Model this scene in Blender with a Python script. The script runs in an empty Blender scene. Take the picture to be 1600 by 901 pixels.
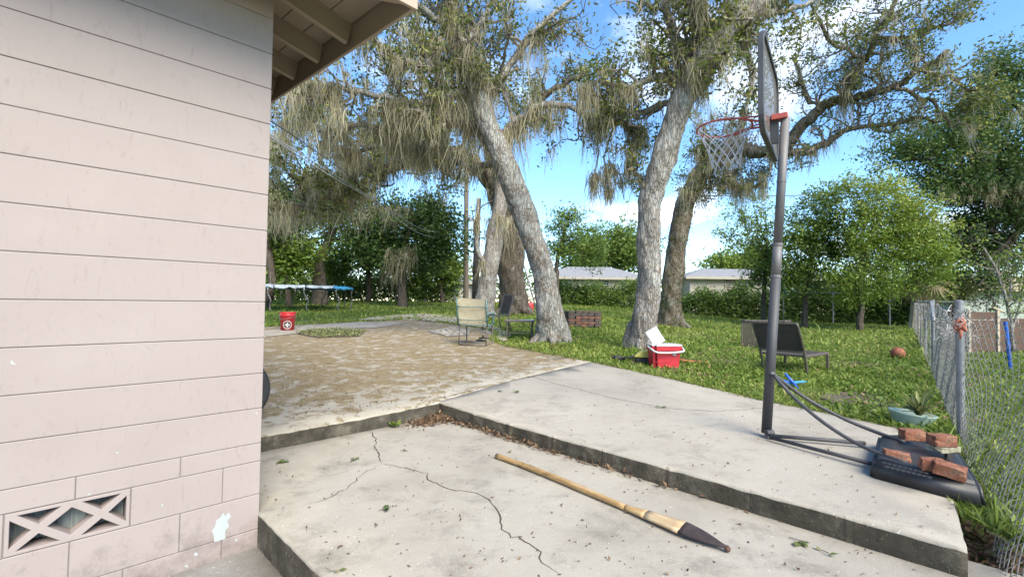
import bpy, bmesh, math, random
import numpy as np
from mathutils import Vector, Matrix, noise as mnoise
random.seed(11)
rng = np.random.default_rng(11)
R = math.radians
PI = math.pi
scene = bpy.context.scene
COL = scene.collection

# ------------------------------------------------------------------ camera
CAM_H = 1.2
FPX = 735.0                       # focal length in pixels of the 1600 px wide photograph
PITCH, ROLL = R(1.7), R(0.8)
_cr, _sr, _cp, _sp = math.cos(ROLL), math.sin(ROLL), math.cos(PITCH), math.sin(PITCH)
CR = Vector((_cr, -_sr * _sp, _sr * _cp))
CU = Vector((-_sr, -_cr * _sp, _cr * _cp))
CW = Vector((0, _cp, _sp))
cam_data = bpy.data.cameras.new('camera')
cam_data.sensor_width = 36.0
cam_data.lens = FPX / 1600 * 36.0
cam_data.clip_end = 2000
cam_data.clip_start = 0.02
cam = bpy.data.objects.new('camera', cam_data)
COL.objects.link(cam)
m = Matrix((CR, CU, -CW)).transposed().to_4x4()
m.translation = (0, 0, CAM_H)
cam.matrix_world = m
scene.camera = cam

# ------------------------------------------------------------------ world, sun, exposure
SUN_EL, SUN_AZ = R(42), R(150)     # azimuth clockwise from +Y
world = bpy.data.worlds.new('World')
scene.world = world
world.use_nodes = True
nt = world.node_tree
for n in list(nt.nodes):
    nt.nodes.remove(n)
def wn(t, **k):
    n = nt.nodes.new(t)
    for a, b in k.items():
        setattr(n, a, b)
    return n
sky = wn('ShaderNodeTexSky', sky_type='NISHITA', sun_disc=False, sun_elevation=SUN_EL, sun_rotation=SUN_AZ)
sky.air_density, sky.dust_density, sky.ozone_density = 1.0, 0.0, 4.0
tc = wn('ShaderNodeTexCoord')
sep = wn('ShaderNodeSeparateXYZ')
nt.links.new(tc.outputs['Generated'], sep.inputs[0])
zz = wn('ShaderNodeMath', operation='MAXIMUM'); zz.inputs[1].default_value = 0.0
nt.links.new(sep.outputs[2], zz.inputs[0])
za = wn('ShaderNodeMath', operation='ADD'); za.inputs[1].default_value = 0.22
nt.links.new(zz.outputs[0], za.inputs[0])
dv = wn('ShaderNodeVectorMath', operation='DIVIDE')
cmb = wn('ShaderNodeCombineXYZ')
for i in range(3):
    nt.links.new(za.outputs[0], cmb.inputs[i])
nt.links.new(tc.outputs['Generated'], dv.inputs[0]); nt.links.new(cmb.outputs[0], dv.inputs[1])
mp = wn('ShaderNodeMapping'); mp.inputs['Location'].default_value = (2.4, 5.7, 0.0)
nt.links.new(dv.outputs[0], mp.inputs[0])
ns = wn('ShaderNodeTexNoise'); ns.inputs['Scale'].default_value = 1.35; ns.inputs['Detail'].default_value = 9; ns.inputs['Roughness'].default_value = 0.55
nt.links.new(mp.outputs[0], ns.inputs['Vector'])
cr_ = wn('ShaderNodeValToRGB')
cr_.color_ramp.elements[0].position = 0.555; cr_.color_ramp.elements[1].position = 0.72
nt.links.new(ns.outputs['Fac'], cr_.inputs[0])
mx = wn('ShaderNodeMix', data_type='RGBA')
hs = wn('ShaderNodeHueSaturation'); hs.inputs['Saturation'].default_value = 1.12; hs.inputs['Value'].default_value = 1.0
nt.links.new(sky.outputs[0], hs.inputs['Color'])
nt.links.new(cr_.outputs[0], mx.inputs[0])
nt.links.new(hs.outputs[0], mx.inputs[6])
mx.inputs[7].default_value = (6.2, 6.4, 6.8, 1)
bg = wn('ShaderNodeBackground'); bg.inputs[1].default_value = 0.112
nt.links.new(mx.outputs[2], bg.inputs[0])
wo = wn('ShaderNodeOutputWorld')
nt.links.new(bg.outputs[0], wo.inputs[0])
sd = bpy.data.lights.new('sun', 'SUN')
sd.energy = 2.75; sd.angle = R(42); sd.color = (1.0, 0.91, 0.76)
sun = bpy.data.objects.new('sun', sd); COL.objects.link(sun)
sdir = Vector((math.sin(SUN_AZ) * math.cos(SUN_EL), math.cos(SUN_AZ) * math.cos(SUN_EL), math.sin(SUN_EL)))
sun.rotation_euler = sdir.to_track_quat('Z', 'Y').to_euler()
sun.location = (5, -10, 20)
vs = scene.view_settings
vs.view_transform = 'Standard'; vs.look = 'None'; vs.exposure = 1.7; vs.gamma = 1.0; vs.use_curve_mapping = False
scene.cycles.use_denoising = True
scene.cycles.max_bounces = 6; scene.cycles.diffuse_bounces = 3; scene.cycles.transparent_max_bounces = 8

# ------------------------------------------------------------------ geometry of the place
def sstep(a, b, x):
    t = max(0.0, min(1.0, (x - a) / (b - a)))
    return t * t * (3 - 2 * t)
def terrain(x, y):
    """height of the yard: rises gently towards the back left"""
    r = x / max(y, 0.5)
    k = 0.040 - 0.028 * sstep(0.12, 0.55, r)
    return 0.10 + k * min(max(0.0, y - 4.3), 27.0)
def ray(px, py):
    a = (px - 800) / FPX; b = -(py - 450.5) / FPX
    d = CR * a + CU * b + CW
    return d / d.y
def atd(px, py, y):
    return Vector((0, 0, CAM_H)) + ray(px, py) * y
def gp(px, py, off=0.0, z=None):
    """point of the ground (or of level z) on a sight line"""
    d = ray(px, py); lo, hi = 0.5, 80.0
    for _ in range(50):
        mid = (lo + hi) / 2
        h = CAM_H + d.z * mid - (z if z is not None else terrain(d.x * mid, mid) + off)
        if h > 0: lo = mid
        else: hi = mid
    return Vector((d.x * lo, lo, CAM_H + d.z * lo))
HC = Vector((-1.406, 2.685, 0.0))           # house corner
E1 = Vector((.70711, .70711, 0)); E2 = Vector((-.70711, .70711, 0))
def hf(u, v, z=0.0):
    return HC + E1 * u + E2 * v + Vector((0, 0, z))
def uv(x, y):
    d = Vector((x, y, 0)) - HC
    return d.dot(E1), d.dot(E2)

# ------------------------------------------------------------------ materials
def new_mat(name):
    mt = bpy.data.materials.new(name); mt.use_nodes = True
    t = mt.node_tree
    return mt, t, t.nodes['Principled BSDF']
def N(t, typ, ins=None, **k):
    n = t.nodes.new(typ)
    for a, b in k.items(): setattr(n, a, b)
    for a, b in (ins or {}).items(): n.inputs[a].default_value = b
    return n
def ramp(t, fac, stops):
    r = N(t, 'ShaderNodeValToRGB')
    e = r.color_ramp.elements
    while len(e) > len(stops): e.remove(e[-1])
    while len(e) < len(stops): e.new(1.0)
    for el, (p, c) in zip(e, stops):
        el.position = p; el.color = c if len(c) == 4 else (*c, 1)
    t.links.new(fac, r.inputs[0]); return r.outputs[0]
def coords(t, scale=(1, 1, 1), kind='Object'):
    c = N(t, 'ShaderNodeTexCoord'); mpn = N(t, 'ShaderNodeMapping')
    mpn.inputs['Scale'].default_value = scale
    t.links.new(c.outputs[kind], mpn.inputs[0]); return mpn.outputs[0]
def noise(t, vec, scale, detail=6, rough=0.6, dist=0.0):
    n = N(t, 'ShaderNodeTexNoise', {'Scale': scale, 'Detail': detail, 'Roughness': rough, 'Distortion': dist})
    t.links.new(vec, n.inputs['Vector']); return n.outputs['Fac']
def mixc(t, fac, a, b, mode='MIX'):
    mm = N(t, 'ShaderNodeMix', data_type='RGBA', blend_type=mode)
    if isinstance(fac, (int, float)): mm.inputs[0].default_value = fac
    else: t.links.new(fac, mm.inputs[0])
    for i, c in ((6, a), (7, b)):
        if isinstance(c, tuple): mm.inputs[i].default_value = (*c, 1)
        else: t.links.new(c, mm.inputs[i])
    return mm.outputs[2]
def bump(t, bsdf, h, strength=0.3, dist=0.02, prev=None):
    b = N(t, 'ShaderNodeBump', {'Strength': strength, 'Distance': dist})
    t.links.new(h, b.inputs['Height'])
    if prev is not None: t.links.new(prev, b.inputs['Normal'])
    t.links.new(b.outputs[0], bsdf.inputs['Normal']); return b.outputs[0]
def simple(name, c1, c2=None, scale=6, rough=0.6, bstr=0.15, bscale=40, metal=0.0, stretch=(1, 1, 1), spec=0.5):
    mt, t, b = new_mat(name)
    v = coords(t, stretch)
    c2 = c2 or tuple(x * 0.75 for x in c1)
    f = noise(t, v, scale)
    t.links.new(ramp(t, f, [(0.32, c2), (0.68, c1)]), b.inputs['Base Color'])
    b.inputs['Roughness'].default_value = rough; b.inputs['Metallic'].default_value = metal
    b.inputs['Specular IOR Level'].default_value = spec
    if bstr: bump(t, b, noise(t, v, bscale), bstr, 0.005)
    return mt
def leaf_mat(name, stops, rough=0.5, trans=0.3):
    mt, t, b = new_mat(name)
    a = N(t, 'ShaderNodeAttribute', attribute_name='tint')
    c = ramp(t, a.outputs['Fac'], stops)
    t.links.new(c, b.inputs['Base Color']); b.inputs['Roughness'].default_value = rough
    b.inputs['Specular IOR Level'].default_value = 0.35
    tr = N(t, 'ShaderNodeBsdfTranslucent'); t.links.new(c, tr.inputs[0])
    ms = N(t, 'ShaderNodeMixShader'); ms.inputs[0].default_value = trans
    t.links.new(b.outputs[0], ms.inputs[1]); t.links.new(tr.outputs[0], ms.inputs[2])
    t.links.new(ms.outputs[0], t.nodes['Material Output'].inputs[0])
    return mt
M = {}
def concrete(name, base, dark, light, stain=0.5, fleck=True):
    mt, t, b = new_mat(name)
    v = coords(t)
    c = ramp(t, noise(t, v, 1.1, 8, 0.65), [(0.30, dark), (0.52, base), (0.75, light)])
    st = ramp(t, noise(t, v, 2.6, 10, 0.75, 0.25), [(0.52, (0, 0, 0)), (0.68, (1, 1, 1))])
    sm = N(t, 'ShaderNodeMath', {1: stain}, operation='MULTIPLY'); t.links.new(st, sm.inputs[0])
    c = mixc(t, sm.outputs[0], c, tuple(x * 0.52 for x in dark))
    g = ramp(t, noise(t, v, 160, 3, 0.7), [(0.35, (0.62, 0.62, 0.62)), (0.6, (1, 1, 1))])
    c = mixc(t, 0.55, c, g, 'MULTIPLY')
    if fleck:
        f2 = ramp(t, noise(t, v, 70, 2, 0.5), [(0.70, (0, 0, 0)), (0.74, (1, 1, 1))])
        c = mixc(t, f2, c, (0.62, 0.60, 0.55))
    t.links.new(c, b.inputs['Base Color']); b.inputs['Roughness'].default_value = 0.9
    b.inputs['Specular IOR Level'].default_value = 0.2
    p = bump(t, b, noise(t, v, 90, 6, 0.7), 0.5, 0.004)
    bump(t, b, noise(t, v, 6, 4), 0.3, 0.02, p)
    return mt
M['concrete'] = concrete('pale_concrete', (0.375, 0.345, 0.285), (0.29, 0.263, 0.213), (0.41, 0.38, 0.318), 0.6)
M['concrete2'] = concrete('pale_concrete_upper', (0.382, 0.348, 0.286), (0.315, 0.285, 0.23), (0.412, 0.379, 0.317), 0.5)
M['gravelcon'] = concrete('rough_old_concrete', (0.22, 0.21, 0.19), (0.12, 0.115, 0.10), (0.34, 0.33, 0.30), 0.6)
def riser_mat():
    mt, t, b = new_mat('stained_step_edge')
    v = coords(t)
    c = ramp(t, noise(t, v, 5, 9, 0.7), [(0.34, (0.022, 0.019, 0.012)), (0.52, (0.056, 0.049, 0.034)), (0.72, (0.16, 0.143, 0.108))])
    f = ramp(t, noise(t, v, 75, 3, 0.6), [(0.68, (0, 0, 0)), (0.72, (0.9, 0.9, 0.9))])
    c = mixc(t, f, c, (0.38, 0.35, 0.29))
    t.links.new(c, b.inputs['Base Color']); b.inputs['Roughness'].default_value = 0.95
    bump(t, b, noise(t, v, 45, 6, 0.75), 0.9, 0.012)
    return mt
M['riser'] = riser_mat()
def brown_slab_mat():
    mt, t, b = new_mat('dirt_covered_concrete')
    v = coords(t)
    vs_ = coords(t, (1.0, 1.0, 1.0))
    dirt = ramp(t, noise(t, v, 9, 8, 0.75), [(0.3, (0.17, 0.13, 0.07)), (0.5, (0.245, 0.19, 0.108)), (0.72, (0.31, 0.25, 0.155))])
    dirt = mixc(t, 0.7, dirt, ramp(t, noise(t, v, 75, 4, 0.8), [(0.3, (0.55, 0.55, 0.55)), (0.65, (1.15, 1.15, 1.15))]), 'MULTIPLY')
    conc = ramp(t, noise(t, v, 3, 6), [(0.3, (0.31, 0.28, 0.225)), (0.7, (0.41, 0.38, 0.315))])
    # how much concrete is bare: more towards the front edge and joint, in worn patches
    geo = N(t, 'ShaderNodeTexCoord'); sx = N(t, 'ShaderNodeSeparateXYZ')
    t.links.new(geo.outputs['Object'], sx.inputs[0])
    vv = N(t, 'ShaderNodeMath', operation='SUBTRACT'); t.links.new(sx.outputs[1], vv.inputs[0]); t.links.new(sx.outputs[0], vv.inputs[1])
    # local frame origin is at the slab's front corner: v = (y-x)/sqrt2
    mr = N(t, 'ShaderNodeMapRange', {1: 0.0, 2: 1.8, 3: 0.11, 4: 0.0}); t.links.new(vv.outputs[0], mr.inputs[0])
    n1 = N(t, 'ShaderNodeMath', operation='ADD'); t.links.new(noise(t, vs_, 4.6, 12, 0.78, 0.5), n1.inputs[0]); t.links.new(mr.outputs[0], n1.inputs[1])
    fac = ramp(t, n1.outputs[0], [(0.512, (0, 0, 0)), (0.575, (0.95, 0.95, 0.95))])
    c = mixc(t, fac, dirt, conc)
    t.links.new(c, b.inputs['Base Color']); b.inputs['Roughness'].default_value = 0.95
    b.inputs['Specular IOR Level'].default_value = 0.15
    p = bump(t, b, noise(t, v, 60, 6, 0.8), 0.7, 0.012)
    bump(t, b, fac, 0.4, -0.01, p)
    return mt
M['brownslab'] = brown_slab_mat()
def lawn_mat():
    mt, t, b = new_mat('lawn_soil')
    v = coords(t)
    gr = ramp(t, noise(t, v, 6, 8, 0.75), [(0.3, (0.07, 0.115, 0.02)), (0.5, (0.13, 0.185, 0.036)), (0.72, (0.20, 0.24, 0.06))])
    so = ramp(t, noise(t, v, 14, 7, 0.7), [(0.3, (0.10, 0.075, 0.048)), (0.7, (0.27, 0.22, 0.16))])
    f = ramp(t, noise(t, v, 0.55, 9, 0.7, 0.4), [(0.47, (0, 0, 0)), (0.62, (1, 1, 1))])
    c = mixc(t, f, gr, so)
    t.links.new(c, b.inputs['Base Color']); b.inputs['Roughness'].default_value = 1.0
    b.inputs['Specular IOR Level'].default_value = 0.1
    bump(t, b, noise(t, v, 30, 6, 0.8), 0.9, 0.05)
    return mt
M['lawn'] = lawn_mat()
M['sand'] = simple('pale_sand', (0.38, 0.34, 0.27), (0.24, 0.20, 0.15), 5, 1.0, 0.6, 50)
M['soil'] = simple('dark_soil', (0.13, 0.10, 0.07), (0.07, 0.055, 0.04), 8, 1.0, 0.8, 40)
def wall_mat():
    mt, t, b = new_mat('pinkish_block_paint')
    v = coords(t)
    c = ramp(t, noise(t, v, 1.6, 7, 0.6), [(0.3, (0.276, 0.232, 0.213)), (0.7, (0.306, 0.260, 0.240))])
    sm = ramp(t, noise(t, coords(t, (2.5, 2.5, 1.0)), 4.5, 9, 0.75, 1.2), [(0.60, (1, 1, 1)), (0.74, (0.82, 0.80, 0.78))])
    c = mixc(t, 1.0, c, sm, 'MULTIPLY')
    sc_ = ramp(t, noise(t, coords(t, (9, 9, 2.2)), 2.2, 8, 0.78, 2.0), [(0.57, (1, 1, 1)), (0.74, (0.70, 0.67, 0.64))])
    c = mixc(t, 0.9, c, sc_, 'MULTIPLY')
    sp_n = N(t, 'ShaderNodeTexCoord'); sp_s = N(t, 'ShaderNodeSeparateXYZ'); t.links.new(sp_n.outputs['Object'], sp_s.inputs[0])
    sp_m = N(t, 'ShaderNodeMapRange', {1: -0.02, 2: 0.30, 3: 0.30, 4: 0.0}); t.links.new(sp_s.outputs[2], sp_m.inputs[0])
    sp_a = N(t, 'ShaderNodeMath', operation='ADD'); t.links.new(sp_m.outputs[0], sp_a.inputs[0]); t.links.new(noise(t, v, 7, 8, 0.75), sp_a.inputs[1])
    c = mixc(t, ramp(t, sp_a.outputs[0], [(0.62, (0, 0, 0)), (0.86, (0.75, 0.75, 0.75))]), c, (0.14, 0.115, 0.098))
    ch = ramp(t, noise(t, v, 21, 2, 0.5), [(0.775, (0, 0, 0)), (0.785, (1, 1, 1))])
    c = mixc(t, ch, c, (0.36, 0.37, 0.36))
    t.links.new(c, b.inputs['Base Color']); b.inputs['Roughness'].default_value = 0.75
    b.inputs['Specular IOR Level'].default_value = 0.3
    p = bump(t, b, noise(t, v, 140, 4, 0.7), 0.18, 0.003)
    bump(t, b, noise(t, v, 9, 5), 0.25, 0.006, p)
    return mt
M['wall'] = wall_mat()
M['mortar'] = simple('painted_mortar', (0.215, 0.18, 0.165), (0.165, 0.138, 0.122), 10, 0.9, 0.3, 60)
M['chip'] = simple('chipped_white_paint', (0.36, 0.395, 0.38), (0.32, 0.355, 0.34), 10, 0.7, 0.2, 60)
M['dark'] = simple('dark_void', (0.03, 0.03, 0.03), (0.015, 0.015, 0.015), 5, 0.9, 0)
M['screen'] = simple('dusty_vent_screen', (0.34, 0.36, 0.33), (0.12, 0.13, 0.12), 14, 0.8, 0.5, 60, stretch=(1, 1, 0.2))
M['trim'] = simple('tan_painted_wood', (0.36, 0.29, 0.21), (0.31, 0.25, 0.18), 4, 0.65, 0.2, 30, stretch=(1, 1, 1))
M['trim_light'] = simple('tan_painted_fascia', (0.38, 0.31, 0.235), (0.33, 0.27, 0.20), 4, 0.6, 0.2, 30)
M['shingle'] = simple('roof_shingle', (0.20, 0.18, 0.16), (0.12, 0.11, 0.10), 12, 0.95, 0.5, 30)
def bark_mat(name, dark, mid, light, lichen, lich_amt=0.58, zs=0.22, red=None):
    mt, t, b = new_mat(name)
    v = coords(t, (1, 1, zs))
    v1 = coords(t)
    vor = N(t, 'ShaderNodeTexVoronoi', {'Scale': 26.0}, feature='DISTANCE_TO_EDGE')
    dm = N(t, 'ShaderNodeMix', data_type='RGBA', blend_type='MIX'); dm.inputs[0].default_value = 0.12
    nz = N(t, 'ShaderNodeTexNoise', {'Scale': 9.0, 'Detail': 5.0}); t.links.new(v, nz.inputs['Vector'])
    t.links.new(v, dm.inputs[6]); t.links.new(nz.outputs['Color'], dm.inputs[7])
    t.links.new(dm.outputs[2], vor.inputs['Vector'])
    crack = ramp(t, vor.outputs['Distance'], [(0.0, (0, 0, 0)), (0.16, (1, 1, 1))])
    c = ramp(t, noise(t, v, 12, 9, 0.75), [(0.3, dark), (0.5, mid), (0.7, light)])
    c = mixc(t, 0.38, c, crack, 'MULTIPLY')
    lf = ramp(t, noise(t, v1, 2.4, 10, 0.72, 0.3), [(lich_amt - 0.06, (0, 0, 0)), (lich_amt + 0.05, (1, 1, 1))])
    lsp = ramp(t, noise(t, v, 20, 6, 0.75), [(0.36, (0.08, 0.08, 0.08)), (0.66, (0.72, 0.72, 0.72))])
    c = mixc(t, mixc(t, 1.0, lf, lsp, 'MULTIPLY'), c, lichen)
    if red:
        rf = ramp(t, noise(t, v1, 1.7, 7, 0.7), [(0.56, (0, 0, 0)), (0.66, (0.7, 0.7, 0.7))])
        c = mixc(t, rf, c, red)
    t.links.new(c, b.inputs['Base Color']); b.inputs['Roughness'].default_value = 0.95
    b.inputs['Specular IOR Level'].default_value = 0.15
    p = bump(t, b, crack, 0.8, 0.03)
    bump(t, b, noise(t, v1, 50, 6, 0.75), 0.6, 0.015, p)
    return mt
M['barkA'] = bark_mat('lichened_oak_bark', (0.10, 0.082, 0.062), (0.21, 0.18, 0.145), (0.33, 0.29, 0.245), (0.44, 0.47, 0.45), 0.47, 0.22, (0.17, 0.125, 0.08))
M['barkB'] = bark_mat('pale_grey_oak_bark', (0.15, 0.125, 0.10), (0.28, 0.25, 0.215), (0.40, 0.365, 0.32), (0.44, 0.47, 0.46), 0.54, 0.2)
M['barkD'] = bark_mat('dark_oak_bark', (0.05, 0.04, 0.03), (0.12, 0.10, 0.078), (0.21, 0.18, 0.145), (0.32, 0.33, 0.28), 0.60, 0.22)
M['barkC'] = bark_mat('brown_oak_bark', (0.075, 0.06, 0.042), (0.16, 0.13, 0.095), (0.26, 0.22, 0.165), (0.36, 0.37, 0.31), 0.56, 0.22)
M['twig'] = simple('oak_twig_bark', (0.22, 0.19, 0.155), (0.10, 0.085, 0.068), 8, 0.95, 0.4, 30)
M['oakleaf'] = leaf_mat('live_oak_leaves', [(0.0, (0.045, 0.068, 0.018)), (0.4, (0.11, 0.145, 0.034)), (0.75, (0.23, 0.25, 0.06)), (1.0, (0.40, 0.34, 0.085))], 0.5, 0.45)
M['moss'] = leaf_mat('spanish_moss', [(0.0, (0.21, 0.19, 0.12)), (0.5, (0.40, 0.365, 0.24)), (1.0, (0.56, 0.52, 0.38))], 0.9, 0.48)
M['darkleaf'] = leaf_mat('dark_green_leaves', [(0.0, (0.03, 0.062, 0.018)), (0.5, (0.07, 0.125, 0.03)), (1.0, (0.16, 0.22, 0.055))], 0.5, 0.4)
M['midleaf'] = leaf_mat('mid_green_leaves', [(0.0, (0.052, 0.095, 0.018)), (0.5, (0.13, 0.205, 0.038)), (1.0, (0.28, 0.34, 0.075))], 0.5, 0.42)
M['brightleaf'] = leaf_mat('bright_green_leaves', [(0.0, (0.065, 0.12, 0.018)), (0.5, (0.165, 0.25, 0.036)), (1.0, (0.34, 0.38, 0.08))], 0.5, 0.42)
M['grass'] = leaf_mat('grass_blades', [(0.0, (0.085, 0.135, 0.020)), (0.5, (0.185, 0.25, 0.042)), (0.85, (0.30, 0.325, 0.072)), (1.0, (0.33, 0.30, 0.13))], 0.6, 0.35)
M['litter'] = leaf_mat('dry_leaf_litter', [(0.0, (0.05, 0.035, 0.025)), (0.5, (0.14, 0.085, 0.05)), (1.0, (0.30, 0.21, 0.12))], 0.85, 0.1)
M['brownfrond'] = leaf_mat('dead_palm_fronds', [(0.0, (0.14, 0.10, 0.055)), (0.5, (0.28, 0.21, 0.12)), (1.0, (0.42, 0.34, 0.21))], 0.8, 0.2)
M['variegated'] = leaf_mat('variegated_leaves', [(0.0, (0.05, 0.08, 0.03)), (0.5, (0.17, 0.20, 0.06)), (1.0, (0.42, 0.40, 0.17))], 0.5, 0.25)
M['galv'] = simple('galvanised_steel', (0.26, 0.265, 0.275), (0.17, 0.175, 0.185), 14, 0.55, 0.1, 60, 0.45)
M['wire'] = simple('galvanised_wire', (0.34, 0.335, 0.32), (0.19, 0.175, 0.155), 20, 0.5, 0, 60, 0.25)
M['polegrey'] = simple('scuffed_pole_paint', (0.17, 0.16, 0.155), (0.10, 0.097, 0.097), 7, 0.6, 0.1, 60, 0.3, (1, 1, 0.3))
M['poledark'] = simple('charcoal_pole_paint', (0.07, 0.07, 0.073), (0.042, 0.042, 0.044), 7, 0.6, 0.1, 60, 0.2, (1, 1, 0.3))
M['plastic'] = simple('black_base_plastic', (0.035, 0.036, 0.038), (0.022, 0.022, 0.024), 5, 0.42, 0.15, 80)
M['rubber'] = simple('black_rubber', (0.025, 0.025, 0.026), (0.015, 0.015, 0.016), 9, 0.7, 0.2, 60)
M['rim'] = simple('faded_red_rim_paint', (0.40, 0.085, 0.06), (0.30, 0.065, 0.05), 9, 0.5, 0.1, 60)
M['net'] = simple('white_net_cord', (0.48, 0.49, 0.51), (0.38, 0.39, 0.41), 20, 0.8, 0)
def acrylic():
    mt, t, b = new_mat('smoky_acrylic')
    v = coords(t, (1, 1, 0.4))
    c = ramp(t, noise(t, v, 4, 6), [(0.3, (0.20, 0.20, 0.20)), (0.7, (0.36, 0.33, 0.29))])
    t.links.new(c, b.inputs['Base Color']); b.inputs['Roughness'].default_value = 0.18
    tr = N(t, 'ShaderNodeBsdfTransparent', {0: (0.75, 0.77, 0.8, 1)})
    ms = N(t, 'ShaderNodeMixShader'); ms.inputs[0].default_value = 0.5
    t.links.new(b.outputs[0], ms.inputs[1]); t.links.new(tr.outputs[0], ms.inputs[2])
    t.links.new(ms.outputs[0], t.nodes['Material Output'].inputs[0])
    return mt
M['acrylic'] = acrylic()
def brick_mat():
    mt, t, b = new_mat('weathered_red_brick')
    v = coords(t)
    c = ramp(t, noise(t, v, 14, 7, 0.7), [(0.3, (0.10, 0.045, 0.028)), (0.5, (0.255, 0.10, 0.055)), (0.72, (0.42, 0.24, 0.15))])
    f = ramp(t, noise(t, v, 8, 6, 0.7), [(0.58, (0, 0, 0)), (0.66, (0.8, 0.8, 0.8))])
    c = mixc(t, f, c, (0.09, 0.075, 0.06))
    t.links.new(c, b.inputs['Base Color']); b.inputs['Roughness'].default_value = 0.95
    bump(t, b, noise(t, v, 50, 6, 0.75), 0.9, 0.01)
    return mt
M['brick'] = brick_mat()
M['sootbrick'] = simple('sooty_brick', (0.10, 0.075, 0.06), (0.035, 0.03, 0.027), 9, 0.95, 0.7, 40)
M['stone'] = simple('lichened_stone', (0.40, 0.37, 0.26), (0.15, 0.14, 0.09), 18, 0.95, 0.7, 40)
M['red'] = simple('red_plastic', (0.50, 0.022, 0.028), (0.42, 0.018, 0.022), 5, 0.38, 0.05, 60)
M['coolerred'] = simple('worn_red_cooler_plastic', (0.43, 0.024, 0.035), (0.36, 0.02, 0.03), 7, 0.45, 0.05, 60)
M['white'] = simple('white_plastic', (0.48, 0.48, 0.465), (0.41, 0.41, 0.39), 6, 0.5, 0.05, 60)
M['blue'] = simple('blue_plastic', (0.02, 0.11, 0.48), (0.015, 0.085, 0.40), 6, 0.4, 0.05)
M['bluepad'] = simple('blue_vinyl_pad', (0.05, 0.30, 0.50), (0.04, 0.22, 0.40), 5, 0.55, 0.2, 30)
M['greypad'] = simple('worn_grey_vinyl_pad', (0.46, 0.50, 0.52), (0.12, 0.17, 0.19), 6, 0.7, 0.3, 30)
M['yellow'] = simple('pale_yellow_plastic', (0.60, 0.52, 0.12), (0.50, 0.42, 0.09), 6, 0.5, 0.05)
M['orange'] = simple('worn_orange_paint', (0.42, 0.13, 0.03), (0.22, 0.075, 0.025), 14, 0.6, 0.2)
M['ball'] = simple('scuffed_ball_leather', (0.36, 0.11, 0.045), (0.24, 0.075, 0.035), 8, 0.7, 0.5, 160)
M['orangecloth'] = simple('faded_orange_cloth', (0.50, 0.17, 0.10), (0.36, 0.11, 0.07), 12, 0.9, 0.4, 60)
M['greenframe'] = simple('teal_green_chair_paint', (0.075, 0.16, 0.15), (0.05, 0.11, 0.105), 8, 0.45, 0.1)
def sling_mat(name, c1, c2, c3, scale):
    mt, t, b = new_mat(name)
    v = coords(t)
    c = ramp(t, noise(t, v, scale, 6), [(0.3, c2), (0.7, c1)])
    st = ramp(t, noise(t, v, 5, 7, 0.7), [(0.52, (0, 0, 0)), (0.66, (0.8, 0.8, 0.8))])
    c = mixc(t, st, c, c3)
    t.links.new(c, b.inputs['Base Color']); b.inputs['Roughness'].default_value = 0.85
    bump(t, b, noise(t, v, 200, 2), 0.4, 0.003)
    return mt
M['beige'] = sling_mat('stained_beige_sling', (0.47, 0.42, 0.30), (0.41, 0.36, 0.25), (0.34, 0.27, 0.13), 4)
M['brownsling'] = sling_mat('brown_woven_sling', (0.052, 0.043, 0.034), (0.038, 0.032, 0.026), (0.032, 0.028, 0.022), 30)
M['brownframe'] = simple('brown_metal_frame', (0.10, 0.082, 0.068), (0.07, 0.058, 0.05), 8, 0.45, 0.1)
M['tabletop'] = simple('mottled_table_glass', (0.24, 0.21, 0.18), (0.15, 0.125, 0.105), 16, 0.3, 0.1)
def oar_mat():
    mt, t, b = new_mat('weathered_oar_wood')
    v = coords(t, (1.2, 14, 14))
    c = ramp(t, noise(t, v, 3, 7, 0.7), [(0.3, (0.19, 0.115, 0.05)), (0.5, (0.36, 0.23, 0.095)), (0.72, (0.48, 0.37, 0.22))])
    f = ramp(t, noise(t, coords(t, (3, 8, 8)), 2, 6, 0.7), [(0.56, (0, 0, 0)), (0.68, (0.85, 0.85, 0.85))])
    c = mixc(t, f, c, (0.13, 0.08, 0.035))
    t.links.new(c, b.inputs['Base Color']); b.inputs['Roughness'].default_value = 0.7
    bump(t, b, noise(t, v, 6, 5), 0.4, 0.004)
    return mt
M['oar'] = oar_mat()
M['oarpale'] = simple('bare_pale_oar_wood', (0.50, 0.40, 0.25), (0.30, 0.19, 0.09), 5, 0.75, 0.4, 30, stretch=(1, 10, 10))
M['char'] = simple('charred_wood', (0.045, 0.032, 0.03), (0.022, 0.017, 0.017), 12, 0.85, 0.7, 40)
M['planter'] = simple('faded_green_planter', (0.30, 0.38, 0.32), (0.21, 0.30, 0.25), 6, 0.55, 0.1)
M['plankwood'] = simple('dark_stained_planks', (0.11, 0.06, 0.038), (0.06, 0.034, 0.024), 5, 0.8, 0.4, 30, stretch=(1, 1, 6))
M['palewood'] = simple('pale_wood_post', (0.42, 0.35, 0.25), (0.33, 0.27, 0.19), 6, 0.8, 0.3)
M['utility'] = simple('weathered_utility_pole', (0.16, 0.13, 0.10), (0.09, 0.075, 0.06), 6, 0.95, 0.5, 20, stretch=(1, 1, 0.1))
M['cable'] = simple('black_cable', (0.05, 0.05, 0.055), (0.035, 0.035, 0.04), 3, 0.6, 0)
M['cable_pale'] = simple('grey_cable', (0.42, 0.43, 0.45), (0.32, 0.33, 0.35), 3, 0.6, 0)
M['stuccowhite'] = simple('cream_stucco', (0.36, 0.33, 0.27), (0.31, 0.28, 0.23), 2, 0.9, 0.2, 20)
M['stuccogreen'] = simple('grey_green_stucco', (0.33, 0.38, 0.33), (0.28, 0.32, 0.28), 2, 0.9, 0.2, 20)
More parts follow.
